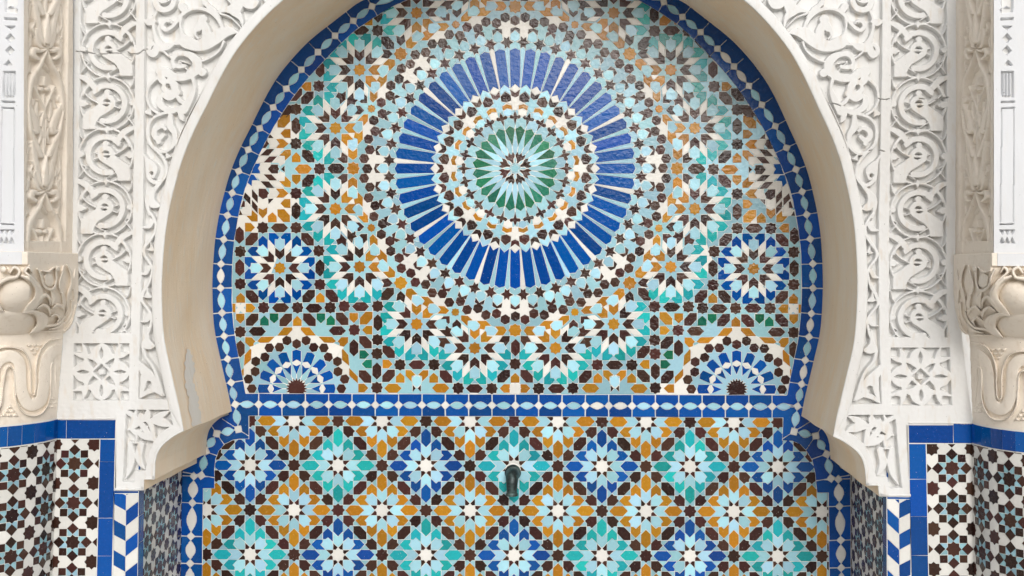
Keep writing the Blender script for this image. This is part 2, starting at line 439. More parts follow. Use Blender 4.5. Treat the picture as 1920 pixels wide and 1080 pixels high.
# heart of the rosette
ring(8, 0, [(9.5, 0), (12, 7), (15.5, 8), (19, 4), (21.5, 0)], 'light', 'lens_tile')
T.append((mv(star8(8.8, 6.2), CX, CY), 'light', 'star_tile'))
ring(8, 22.5, [(9.5, 0), (10.5, 9), (14, 10), (18, 13.5), (21.5, 20), (25, 21.3), (32, 15), (26.5, 7.5), (32, 0)], 'brown', 'palmette_tile')
ring(24, 7.5, [(80.7, 0), (73.7, 7.3), (41.5, 0)], 'green', 'petal_tile')
# white spikes between the green petals are filled by the raster
ring(24, 0, [(80.5, 0), (93.0, 1.9), (93.5, 5.2), (97, 6.6), (101, 5.0), (99.6, 2.0), (103, 1.6), (108, 0)], 'brown', 'cross_tile')
ring(24, 7.5, [(113, 0), (109, 4.4), (101.5, 4.4), (97.6, 0)], ('white', 'light'), 'hexagon_tile')
ring(24, 7.5, [(121.8, 0), (118.7, 4.5), (110.4, 4.5), (113.6, 0)], 'amber', 'arrow_tile')
ring(24, 7.5, [(145.5, 0), (137.2, 4.1), (127.8, 4.3), (124.2, 0)], 'brown', 'hexagon_tile')
ring(24, 0, [(157.8, 0), (149.4, 3.55), (141.6, 0)], 'white', 'square_tile')
ring(24, 0, [(141.6, 0), (149.0, 3.6), (136.3, 3.0), (132.6, 0)], 'brown', 'arrow_tile')
ring(24, 7.5, [(158.2, 0), (149.0, 3.75), (137.6, 4.15), (145.9, 0)], 'light', 'arrow_tile')
ring(24, 0, [(132.2, 0), (136.5, 3.2), (128, 3.2), (123.7, 7.1), (119.2, 3.0), (110.5, 2.9), (107.6, 0)], ('white', 'light', 'light'), 'star_tile')
# great ring of blue petals
ring(48, 0, [(158.3, 0), (150.2, 3.35), (185, 3.0), (221.5, 2.55), (226, 0)], 'blue', 'petal_tile')
ring(48, 3.75, [(150.2, .30), (185, .72), (223.5, 1.22), (228.4, 0)], ('fill', 'fill', 'white', 'fill', 'light'), 'spike_tile')
ring(48, 3.75, [(228.6, 0), (225, 1.2), (232.6, 1.25), (236.5, 3.05), (240.5, 1.3), (248, 1.1), (243.6, 0), ], 'brown', 'star_tile')
for k in range(48):   # notch of the little stars towards the centre
    pass
ring(48, 0, [(237.5, 0), (241.5, 2.1), (251.4, 2.02), (259.4, 0)], 'light', 'kite_tile')
ring(48, 0, [(260, 0), (252.2, 2.06), (262, 1.98), (264.9, 0)], 'brown', 'arrow_tile')
# eightfold belt: polygons of one 22.5 degree sector, turned and mirrored round the centre
CB = lambda pts: cr(826, 476, 6.75, pts)
C1 = lambda pts: cr(820, 580, 6.75, pts)
SEC = []
def s_(p, c, n): SEC.append((p, c, n))
for (x, y) in [(948, 790), (820, 830), (708, 757), (574, 773), (475, 690), (337, 706), (253, 602)]:
    X, Y = 826 + x / 6.75, 476 + y / 6.75; a = math.atan2(Y - CY, X - CX)
    s_(mv(poly_r(6, 10.1, a), X, Y), 'brown', 'hexagon_tile')
s_(mv(star8(55, 42), 820 + 230 / 6.75, 580 + 35 / 6.75, 1 / 6.75), 'amber', 'star_tile')
s_(mv(star8(88, 66), 820 + 985 / 6.75, 580 + 265 / 6.75, 1 / 6.75), 'amber', 'star_tile')
fl = flower(820 + 475 / 6.75, 580 + 490 / 6.75, ['amber', 'amber'] + ['brown'] * 6, 'turq', 1.035, skip_out=(0, 1, 2, 3, 4, 13, 14, 15), skip_pent=(0, 1), skip_rh=(0, 1, 7))
for t in fl: s_(*t)
s_(C1([(388, 148), (490, 145), (538, 192), (522, 218), (520, 252), (462, 283), (405, 240), (388, 215)]), 'light', 'petal_tile')
s_(C1([(610, 215), (705, 212), (768, 268), (720, 330), (622, 328), (620, 292), (600, 268)]), 'light', 'petal_tile')
s_(C1([(495, 143), (620, 143), (688, 208), (612, 212), (600, 260), (532, 245), (542, 192)]), 'amber', 'pointed_tile')
s_(C1([(300, 75), (390, 80), (450, 138), (388, 145), (385, 215), (300, 135)]), 'amber', 'pointed_tile')
s_(C1([(728, 212), (840, 212), (882, 268), (835, 332), (725, 332), (770, 270)]), 'amber', 'pointed_tile')
s_(C1([(308, 182), (385, 242), (400, 350), (308, 262)]), 'white', 'lozenge_tile')
s_(C1([(705, 340), (825, 338), (763, 412), (645, 420)]), 'white', 'lozenge_tile')
s_(C1([(828, 335), (918, 335), (918, 400), (862, 472), (840, 420), (775, 412)]), 'brown', 'pointed_tile')
s_(C1([(125, 205), (150, 235), (185, 240), (165, 290), (205, 348), (110, 345), (20, 260), (100, 256), (103, 222)]), 'brown', 'pointed_tile')
s_(C1([(250, 122), (305, 180), (305, 258), (248, 212), (190, 235), (190, 180)]), 'brown', 'arrow_tile')
s_(C1([(5, 358), (115, 358), (180, 438), (105, 440), (85, 492), (20, 460), (38, 412)]), 'brown', 'pointed_tile')
for k in range(8):
    c, s = math.cos(k * math.pi / 4), math.sin(k * math.pi / 4)
    for m in (1, -1):
        for p, col, nm in SEC:
            q = [((x - CX) * m, y - CY) for x, y in p]
            T.append(([(CX + x * c - y * s, CY + x * s + y * c) for x, y in q], col, nm))
NROS = len(T)
# corners beyond the belt, left lower quarter; afterwards mirrored to the other three
Q = []
C2 = lambda x, y: (700 + x / 6.75, 580 + y / 6.75)
C3 = lambda x, y: (570 + x / 6.75, 580 + y / 6.75)
C4 = lambda x, y: (437 + x / 6.75, 580 + y / 6.75)
C5 = lambda x, y: (437 + x / 6.75, 430 + y / 6.75)
C6 = lambda x, y: (570 + x / 6.75, 440 + y / 6.75)
C7 = lambda x, y: (437 + x / 6.75, 290 + y / 6.75)
C8 = lambda x, y: (570 + x / 6.75, 290 + y / 6.75)
def q_(p, c, n): Q.append((p, c, n))
def qs(f, pts, shape, c, n, a=0):
    for x, y in pts: X, Y = f(x, y); q_(mv(rot(shape, a), X, Y), c, n)
NFL = 0
for t in flower(*C5(595, 490), 'brown', 'blue'): q_(*t); NFL += 1
star_px = [C5(95, 280), C5(95, 690), C5(390, 990), C5(820, 990), C7(380, 925), C7(800, 925), C6(190, 205), C6(205, 630), C6(335, 922), C6(512, 905), C6(935, 905), C7(800, 490),
           C8(200, 180), C2(50, 560), C2(55, 385), C2(340, 700), C2(770, 700), C3(925, 990), C1([(265, 995)])[0], C1([(690, 1000)])[0], C1([(985, 690)])[0], C3(640, 260), C4(95, 285)]
for X, Y in star_px: q_(mv(KST, X, Y), 'brown', 'star_tile')
for X, Y in [C5(85, 75), C5(90, 485), C7(800, 715), C6(205, 420), C2(60, 170), C3(635, 485), C3(925, 780), C4(95, 500), C1([(990, 485)])[0]]: q_(mv(HEXV, X, Y), 'brown', 'hexagon_tile')
for X, Y, c in [(*C7(590, 925), 'brown'), (*C7(893, 182), 'amber'), (*C5(605, 990), 'brown'), (*C6(130, 930), 'brown'), (*C6(720, 910), 'brown'), (*C8(410, 183), 'brown'), (*C3(425, 270), 'brown'), (*C4(310, 278), 'brown'), (*C2(555, 700), 'brown'),
                (*C2(250, 998), 'amber'), (*C2(855, 995), 'amber'), (*C1([(470, 1000)])[0], 'brown')]: q_(mv(HEXH, X, Y), c, 'hexagon_tile')
for X, Y, c in [(*C5(245, 850), 'brown'), (*C5(945, 125), 'brown'), (*C7(645, 772), 'amber'), (*C6(355, 775), 'brown'), (*C4(970, 130), 'brown'), (*C3(485, 120), 'brown'), (*C3(780, 415), 'brown'), (*C3(775, 850), 'brown'), (*C2(195, 535), 'brown'), (*C2(920, 850), 'brown')]: q_(mv(HEXD, X, Y), c, 'hexagon_tile')
for X, Y, c in [(*C5(240, 125), 'brown'), (*C5(960, 845), 'brown'), (*C7(955, 330), 'brown'), (*C6(1060, 750), 'brown'), (*C4(245, 130), 'brown'), (*C4(670, 135), 'brown'), (*C3(790, 110), 'amber'), (*C2(195, 840), 'brown'), (*C1([(840, 845)])[0], 'brown')]: q_(mv(HEXE, X, Y), c, 'hexagon_tile')
for f, x, y, d, c in [(C5, 100, 870, 'N', 'amber'), (C5, 225, 995, 'E', 'amber'), (C5, -25, 995, 'W', 'amber'), (C4, 95, 115, 'S', 'amber'), (C6, 207, 797, 'N', 'amber'), (C4, 817, 150, 'N', 'amber'), (C4, 400, 145, 'N', 'green'), (C4, 522, 110, 'S', 'green'), (C3, 217, 110, 'S', 'green'),
                      (C3, 340, 140, 'N', 'green'), (C3, 632, 105, 'S', 'amber'), (C3, 806, 262, 'W', 'amber'), (C3, 762, 570, 'E', 'green'), (C3, 800, 690, 'W', 'green'), (C2, 180, 690, 'E', 'amber'), (C2, 342, 867, 'N', 'amber'), (C2, 765, 867, 'N', 'amber'),
                      (C7, 803, 315, 'S', 'amber'), (C7, 670, 618, 'W', 'amber'), (C7, 500, 795, 'N', 'amber'), (C7, 215, 920, 'E', 'amber'), (C1, 985, 868, 'N', 'amber'), (C1, 858, 1000, 'W', 'amber'), (C3, 750, 995, 'E', 'amber')]:
    X, Y = f([(x, y)])[0] if f is C1 else f(x, y)
    q_(mv(rot(HOUSE, DIRS[d]), X, Y), c, 'pointed_tile')
X, Y = C5(100, 993); q_(mv([(0, -38), (24, -64), (62, -60), (60, -24), (36, 0), (60, 24), (62, 60), (24, 64), (0, 38), (-24, 64), (-62, 60), (-60, 24), (-36, 0), (-60, -24), (-62, -60), (-24, -64)], X, Y, U), 'white', 'cross_tile')
X, Y = C1([(985, 1003)])[0]; q_(mv(star8(84, 60), X, Y, U), 'white', 'star_tile')
# half rosettes standing on the border
hx, hy = C4(807, 1003); h = lambda pts: [(hx + x * U, hy + y * U) for x, y in pts]
spk = []
for k in range(40): a = k * 2 * math.pi / 40; spk.append(((143 if k % 2 == 0 else 105) * math.cos(a), (143 if k % 2 == 0 else 105) * math.sin(a)))
q_(h(spk), 'brown', 'star_tile')
for k in range(-4, 5):
    a = k * math.pi / 8; R = lambda p: h(rot(p, a))
    q_(R([(-58, -325), (0, -296), (58, -325), (0, -357)]), 'white', 'lozenge_tile')
    q_(R([(-55, -312), (0, -287), (55, -312), (0, -180)]), 'blue', 'kite_tile')
    q_(R([(-57, -333), (0, -366), (57, -333), (58, -478), (0, -497), (-58, -478)]), 'blue', 'petal_tile')
    q_(h([(566 * math.sin(a) + 66 * math.sin(a + b), -566 * math.cos(a) - 66 * math.cos(a + b)) for b in [i * math.pi / 3 for i in range(6)]]), 'brown', 'hexagon_tile')
for k in range(-4, 4):
    a = (k + .5) * math.pi / 8
    q_(h([(621 * math.sin(a) + 66 * math.sin(a + b), -621 * math.cos(a) - 66 * math.cos(a + b)) for b in [i * math.pi / 3 for i in range(6)]]), 'brown', 'hexagon_tile')
c4 = lambda pts: [C4(x, y) for x, y in pts]
mir = lambda p: [(2 * hx - x, y) for x, y in p]
for p, c in [([(560, 333), (690, 333), (755, 262), (755, 224), (645, 225)], 'amber'), ([(305, 405), (355, 345), (535, 342), (455, 422), (345, 425)], 'amber'), ([(222, 495), (237, 515), (232, 640), (140, 718), (150, 575)], 'amber'),
             ([(142, 738), (142, 830), (118, 862), (30, 940), (30, 850)], 'amber'), ([(155, 348), (242, 350), (290, 405), (265, 430), (265, 460), (212, 475), (155, 418)], 'amber')]:
    q_(c4(p), c, 'pointed_tile'); q_(mir(c4(p)), c, 'pointed_tile')
for p in ([(410, 765), (480, 765), (540, 828), (490, 848), (488, 918), (410, 838)], [(700, 765), (630, 765), (565, 828), (615, 848), (617, 918), (700, 838)]): q_([C2(x, y) for x, y in p], 'amber', 'pointed_tile')
q_([C2(x, y) for x, y in [(492, 870), (520, 850), (550, 835), (585, 850), (613, 870), (610, 942), (550, 990), (495, 942)]], 'light', 'petal_tile')
q_([C2(x, y) for x, y in [(496, 952), (542, 998), (496, 1048)]], 'brown', 'kite_tile'); q_([C2(x, y) for x, y in [(606, 952), (560, 998), (606, 1048)]], 'brown', 'kite_tile')
c7 = lambda pts: [C7(x, y) for x, y in pts]
for p, c, n in [([(545, 430), (640, 430), (708, 488), (640, 547), (545, 547), (588, 488)], 'amber', 'arrow_tile'), ([(660, 268), (738, 345), (735, 415), (660, 412), (582, 334), (655, 330)], 'amber', 'pointed_tile'),
                ([(345, 337), (455, 337), (530, 426), (430, 422)], 'brown', 'lozenge_tile'), ([(385, 248), (490, 248), (565, 330), (462, 330)], 'brown', 'lozenge_tile'),
                ([(440, 182), (490, 122), (575, 125), (575, 160), (592, 182), (575, 205), (575, 241), (490, 241)], 'brown', 'hexagon_tile'), ([(608, 182), (658, 135), (658, 228)], 'brown', 'kite_tile'),
                ([(262, 127), (350, 130), (315, 185), (355, 241), (215, 241)], 'blue', 'arrow_tile'), ([(205, 250), (265, 250), (320, 325), (245, 328), (240, 405), (180, 350)], 'blue', 'pointed_tile'),
                ([(240, 432), (318, 520), (318, 620), (240, 538)], 'brown', 'lozenge_tile'), ([(240, 566), (318, 655), (318, 752), (240, 668)], 'brown', 'lozenge_tile'), ([(155, 475), (226, 545), (226, 642), (130, 545)], 'brown', 'lozenge_tile'),
                ([(325, 430), (415, 430), (462, 490), (442, 512), (440, 545), (380, 568), (325, 525)], 'brown', 'hexagon_tile'),
                ([(325, 667), (380, 697), (438, 662), (438, 745), (378, 808), (325, 750)], 'amber', 'arrow_tile'), ([(242, 697), (315, 765), (315, 848), (240, 848), (165, 772), (235, 768)], 'amber', 'pointed_tile'),
                ([(447, 557), (522, 557), (450, 628)], 'brown', 'kite_tile'), ([(465, 432), (545, 432), (590, 488), (545, 545), (448, 545), (450, 512), (470, 490)], 'white', 'petal_tile'),
                ([(325, 540), (380, 575), (440, 552), (440, 655), (380, 690), (325, 660)], 'white', 'petal_tile'), ([(248, 335), (340, 335), (425, 425), (330, 425), (318, 505), (248, 425)], 'white', 'pointed_tile'),
                ([(470, 337), (570, 337), (650, 420), (545, 424)], 'white', 'lozenge_tile'), ([(355, 130), (480, 125), (432, 182), (480, 241), (362, 241), (322, 185)], 'white', 'petal_tile'),
                ([(500, 248), (580, 248), (600, 205), (655, 240), (655, 322), (575, 325)], 'white', 'pointed_tile'), ([(130, 575), (155, 590), (155, 665), (100, 668)], 'brown', 'kite_tile'), ([(165, 595), (226, 655), (226, 762), (135, 765), (100, 690), (160, 668)], 'white', 'petal_tile'),
                ([(90, 695), (130, 765), (75, 768)], 'brown', 'kite_tile'), ([(272, 248), (375, 248), (455, 330), (345, 328)], 'white', 'lozenge_tile')]:
    q_(c7(p), c, n)
KR = 1.0135
for qi, (p, c, n) in enumerate(Q):
    T.append((p, c, n))
    R_ = lambda pp: [(CX + (CX - x) * KR if x < 930 else 2 * CX - x, y + max(0, (930 - x)) * .003) for x, y in pp]
    T.append((R_(p), c, n))
    ys = [y for _, y in p]
    U_ = [(x, 2 * CY - y) for x, y in p]
    if qi >= NFL and min(ys) < 620:
        T.append((U_, c, n)); T.append((R_(U_), c, n))
for p, c, n in [(mv(rot(HOUSE, DIRS['W']), 575, 162.6), 'amber', 'pointed_tile'), (mv(HEXE, 555, 178), 'brown', 'hexagon_tile'), (mv(HEXE, 537, 209), 'brown', 'hexagon_tile'), (mv(KST, 519.5, 208.5), 'brown', 'star_tile')]:
    T.append((p, c, n)); T.append(([(CX + (CX - x) * KR, y) for x, y in p], c, n))
# pieces that cross the border are cut along it
lun_in = LUN
T1 = []
for p, c, n in dedupe(T):
    p = clean(p)
    if area(p) < 0: p = p[::-1]
    if all(q[1] < -30 for q in p): continue
    q = clip_convex(p, lun_in)
    if len(q) >= 3 and area(q) > 6: T1.append((q, c, n))
LUN_T = T1
# fine joints that cut the filling pieces
bar = []
for k in range(24):
    bar.append((pol(41.5, 7.5 + 15 * k), pol(31.5, 7.5 + 15 * k), 1.0))
    bar.append((pol(107.0, 15 * k), pol(109, 15 * k), 1.0)); bar.append((pol(81.5, 15 * k), pol(73, 15 * k), .8))
    bar.append((pol(97, 6.4 + 15 * k), pol(97.3, 8.6 + 15 * k), .8)); bar.append((pol(121, 7.5 + 15 * k), pol(125, 7.5 + 15 * k), .8))
for k in range(48):
    bar.append((pol(226, 7.5 * k), pol(237.5, 7.5 * k + 3.3), .1))
for k in range(-4, 5):
    for s in (-1, 1):
        a = k * math.pi / 8
        bar.append((h(rot([(0, -180)], a))[0], h(rot([(0, -105)], a))[0], 1.0))
for a_, b_ in [((542, 340), (565, 331)), ((308, 405), (286, 405)), ((222, 497), (210, 473)), ((140, 716), (142, 742)), ((755, 226), (764, 208)), ((690, 330), (702, 348)), ((345, 424), (270, 458)), ((455, 421), (470, 436)), ((236, 516), (300, 582)), ((232, 638), (240, 655)), ((142, 830), (150, 850))]:
    p0, p1 = C4(*a_), C4(*b_)
    for q0, q1 in ((p0, p1), (mir([p0])[0], mir([p1])[0])):
        bar.append((q0, q1, 1.0)); bar.append(((CX + (CX - q0[0]) * KR, q0[1] + (930 - q0[0]) * .003), (CX + (CX - q1[0]) * KR, q1[1] + (930 - q1[0]) * .003), 1.0))
fl_ = fillers([LUN], [p for p, _, _ in LUN_T], bar)
def near_white(x, y):
    dx, dy = abs(x - CX), abs(y - CY); r = math.hypot(dx, dy); a = math.degrees(math.atan2(dx, dy)) % 45; a = min(a, 45 - a)
    return (r, a)
for p in fl_:
    x = sum(q[0] for q in p) / len(p); y = sum(q[1] for q in p) / len(p); r, a = near_white(x, y); A = abs(area(p)); c = 'fill'
    dh = min(math.hypot(x - hx, y - hy), math.hypot(x - (CX + (CX - hx) * KR), y - hy))
    if 27 < r < 78: c = 'light'
    elif 270 < r < 330 and A > 26 and 4 < a < 20: c = 'white'
    elif 250 < r < 268 and a < 4.5: c = 'white' if random.random() < .6 else 'fill'
    elif 90 < dh < 112 and A > 30 and y < 735: c = 'white'
    elif 390 < abs(x - CX) * 1.0 < 520 and abs(y - CY) < 105 and A > 45 and x + 0 < 1e9 and abs(x - CX) > 405: c = 'white' if abs(x - CX) > 425 else 'light'
    LUN_T.append((p, c, 'filler_tile'))
# height order: small lift differences only
lun = thing('arched_tile_mosaic', 'round-headed mosaic field with the great blue, green and white rosette inside the arch', 'tile mosaic', tuple(map(float, at(CX, CY, YB))))
lun.location = (0, 0, 0)
def P_back(x, y, h):
    v = at(x, y, YB); v[..., 1] -= h; return v
mosaic(lun, P_back, LUN_T, th=.0035)
bed = lambda name, p, par, mat, P=P_back, h=.001: link(name, mesh(P(np.array([q[0] for q in p]), np.array([q[1] for q in p]), np.full(len(p), h)), [tuple(range(len(p)))[::(-1 if area(p) > 0 else 1)]]), mat, par)
bed('grout_bed', LUN, lun, GR, h=.0029)

# ------------------------------------------------------------------ lower mosaic: eight pointed lattice
LOW = [(467.5, 779.5), (966, 780.5), (1468, 783.2), (1466.5, 825.5), (1487, 827), (1500, 833), (1511, 844), (1522, 862), (1528, 887), (1531, 923.5), (1552.5, 923.5), (1555, 1135),
       (379.5, 1135), (381.5, 915.5), (403, 915), (403, 880), (405, 860), (411, 845), (422, 832), (437, 825), (449.5, 823.2), (467.5, 822.3)]
if area(LOW) < 0: LOW = LOW[::-1]
AX, AY = 82.4, 83.7; kx, ky = AX / 490, AY / 490
LT = []
for r in range(-1, 6):
    for j in range(-1, 16):
        X = 387 + AX * j; Y = 788.2 + AY * r + (X - 469) * .0033
        g = lambda pts: [(X + a * kx, Y + b * ky) for a, b in pts]
        def oct_(pts, c, n, four=False):
            for m in range(4):
                c_, s_n = [(1, 0), (0, 1), (-1, 0), (0, -1)][m]
                rp = [(a * c_ - b * s_n, a * s_n + b * c_) for a, b in pts]
                LT.append((g(rp), c, n))
                if not four: LT.append((g([((-a) * c_ - b * s_n, (-a) * s_n + b * c_) for a, b in pts]), c, n))
        if (j + r) % 2 == 0:
            col = 'amber' if r % 2 == 0 else ('blue' if ((j // 2) + (r // 2)) % 2 == 0 else 'turq')
            LT.append((g(star8(79, 56)), 'white', 'star_tile'))
            oct_([(56, 56), (24, 56), (2, 79), (56, 134)], 'brown', 'kite_tile')
            oct_([(0, 80), (56, 136), (56, 254), (0, 199), (-56, 254), (-56, 136)], 'light', 'arrow_tile', True)
            oct_([(0, 200), (56, 256), (56, 356), (0, 411), (-56, 356), (-56, 256)], col, 'hexagon_tile', True)
            oct_([(56, 56), (56, 138), (113, 192), (136, 170), (170, 170), (170, 136), (192, 113), (138, 56)], 'light', 'petal_tile', True)
            oct_([(56, 140), (113, 192), (136, 170), (170, 170), (170, 243), (113, 299), (56, 243)], col, 'pointed_tile')
            oct_([(170, 320), (170, 243), (243, 170), (320, 170), (320, 247), (247, 320)], 'brown', 'hexagon_tile', True)
        else:
            LT.append((g(star8(79, 56)), 'brown', 'star_tile'))
            oct_([(56, 56), (56, 138), (113, 192), (136, 170), (170, 170), (170, 136), (192, 113), (138, 56)], 'brown', 'petal_tile', True)
def clip_raster(tiles, dom, sc=2):
    """keep tiles inside a non convex domain; those on its edge are cut by tracing"""
    xs = [q[0] for q in dom]; ys = [q[1] for q in dom]; ox, oy = min(xs) - 4, min(ys) - 4
    mk = np.zeros((int((max(ys) - oy + 6) * sc), int((max(xs) - ox + 6) * sc)), bool); fill_mask(mk.shape, dom, sc, ox, oy, mk)
    out = []
    for p, c, n in tiles:
        r = fill_mask(mk.shape, p, sc, ox, oy)
        if r is None: continue
        sy, sx, ins = r; tot = ins.sum()
        if tot == 0: continue
        k = (mk[sy, sx] & ins).sum()
        full = abs(area(p)) * sc * sc
        if k < .12 * full or k < 8: continue
        if k > .985 * full: out.append((p, c, n)); continue
        sub = fillers_from_mask(mk[sy, sx] & ins, sc, ox + sx.start / sc, oy + sy.start / sc)
        if sub: out.append((sub, c, n))
    return out
def fillers_from_mask(m, sc, ox, oy):
    H, W = m.shape; L = np.zeros((H + 2, W + 2), bool); L[1:-1, 1:-1] = m; nx = {}
    for dy, dx, a, b in ((-1, 0, (0, 0), (1, 0)), (0, 1, (1, 0), (1, 1)), (1, 0, (1, 1), (0, 1)), (0, -1, (0, 1), (0, 0))):
        y, x = np.nonzero(L[1:-1, 1:-1] & ~L[1 + dy:H + 1 + dy, 1 + dx:W + 1 + dx])
        for i, j in zip(y.tolist(), x.tolist()): nx.setdefault((j + a[0], i + a[1]), []).append((j + b[0], i + b[1]))
    best = None
    while nx:
        st = next(iter(nx)); loop = [st]; c = nx[st].pop()
        if not nx[st]: del nx[st]
        while c != st and c in nx:
            loop.append(c); d = nx[c].pop()
            if not nx[c]: del nx[c]
            c = d
        if best is None or len(loop) > len(best): best = loop
    if not best or len(best) < 6: return None
    return [(a / sc + ox, b / sc + oy) for a, b in dp(best, 1.05)]
LT = clip_raster(dedupe(LT, 1.5), LOW)
spout_c = (962.0, 872.0)
for p in fillers([LOW], [p for p, _, _ in LT], neck=.7): LT.append((p, 'fill', 'filler_tile'))
low = thing('lower_tile_mosaic', 'rectangular mosaic field of repeating star flowers round the water spout, below the horizontal blue border', 'tile mosaic')
mosaic(low, P_back, LT, th=.0035)
bed('grout_bed', LOW, low, GR, h=.0029)

# ------------------------------------------------------------------ chain border of blue tiles
BN = [(969, -67), (893, -60), (825, -43), (760, -16), (698, 12.5), (662.8, 39.5), (628.6, 67.5), (596.7, 98), (565.5, 131), (537.3, 166.5), (512.7, 201.5), (487.4, 241), (466, 281), (448, 321), (436, 362), (427.3, 404), (420.2, 449), (415, 495), (414.3, 540), (417, 586.7), (421, 630), (427.5, 673), (434, 717), (441.8, 758)]
BN2 = [(441.8, 758), (447.5, 804.6), (407, 812.6), (386.2, 846), (378, 891)]
BN3 = [(364, 892.5), (361.5, 942.5), (358.6, 1005), (357.2, 1056), (356, 1112)]
HN = [(443 + i * 44.5 + 0, 757.8 + i * .21) for i in range(0, 25)]
HN = [(441.8 + (1491 - 441.8) * i / 24, 757.8 + 4.6 * i / 24) for i in range(25)]
BT = []; BB = []
def lens(a, b, wd, cut=7.5, col='light'):
    dx, dy = b[0] - a[0], b[1] - a[1]; l = math.hypot(dx, dy); u = (dx / l, dy / l); n = (-u[1], u[0]); L2 = l / 2 - cut; mx, my = (a[0] + b[0]) / 2, (a[1] + b[1]) / 2
    pts = [(t, wd * (1 - t * t) ** 1.15) for t in np.linspace(-1, 1, 9)] + [(t, -wd * (1 - t * t) ** 1.15) for t in np.linspace(1, -1, 9)[1:-1]]
    BT.append(([(mx + u[0] * t * L2 + n[0] * v, my + u[1] * t * L2 + n[1] * v) for t, v in pts], col, 'lens_tile'))
    # corners of the two blue tiles meet at mid length of nothing: joint only at the squares
def node(p, u, k=8.3, bw=19, bars=True):
    n = (-u[1], u[0])
    BT.append(([(p[0] + u[0] * k, p[1] + u[1] * k), (p[0] + n[0] * k, p[1] + n[1] * k), (p[0] - u[0] * k, p[1] - u[1] * k), (p[0] - n[0] * k, p[1] - n[1] * k)], 'white', 'square_tile'))
    if bars:
        BB.append(((p[0] + n[0] * (k - 1), p[1] + n[1] * (k - 1)), (p[0] + n[0] * bw, p[1] + n[1] * bw), .8)); BB.append(((p[0] - n[0] * (k - 1), p[1] - n[1] * (k - 1)), (p[0] - n[0] * bw, p[1] - n[1] * bw), .8))
def chain(N, wd=6.6, first=True, last=True, bars=True, k=8.3, col='light', bw=24):
    for i, p in enumerate(N):
        a = N[max(0, i - 1)]; b = N[min(len(N) - 1, i + 1)]; l = math.hypot(b[0] - a[0], b[1] - a[1]); u = ((b[0] - a[0]) / l, (b[1] - a[1]) / l)
        if (i > 0 or first) and (i < len(N) - 1 or last): node(p, u, k, bw, bars)
        if i < len(N) - 1: BB.append((p, N[i + 1], .8))
        if i < len(N) - 1: lens(p, N[i + 1], wd, k - .6, col if random.random() < .9 else 'white')
for side in (0, 1):
    f = (lambda q: q) if side == 0 else mirror_b
    chain(f(BN), first=side == 0, k=8.0)
    chain(f(BN2), wd=7.5, first=False, k=8.6, bars=True, bw=36)
    chain(f(BN3), wd=9.0, k=8.2, col='white', bw=26)
chain(HN, first=False, last=False, k=8.5, bw=24)
OUT = smooth(SOF_L, 2)
NB = [(430, 777), (412, 783), (396, 793), (386, 806), (379, 822), (376, 842), (366, 858), (360, 872), (341.5, 876), (340, 1000), (338, 1135)]
OUT = [(x + (-9 if x < 940 else 0) * min(1, max(0, (960 - x) / 300)), y - (9 if y < 330 else 0)) for x, y in OUT[:-1]] + NB
OUTR = mirror_b(OUT)[::-1]
BAND = clean(OUT + [(1598 if 0 else OUTR[0][0], OUTR[0][1])] + OUTR[1:])
if area(BAND) < 0: BAND = BAND[::-1]
BTc = []
dt = clip_raster(BT, BAND)
fb = fillers([BAND], [p for p, _, _ in BT], BB, minus=[LUN, LOW], neck=.8)
for p in fb: dt.append((p, 'blue', 'border_tile'))
brd = thing('chain_pattern_tile_border', 'cobalt blue tile border with a chain of pale lenses, framing both mosaic fields', 'tile border')
mosaic(brd, P_back, dt, th=.0042, min_area=20)
bed('grout_bed', BAND, brd, GR, h=.0024)

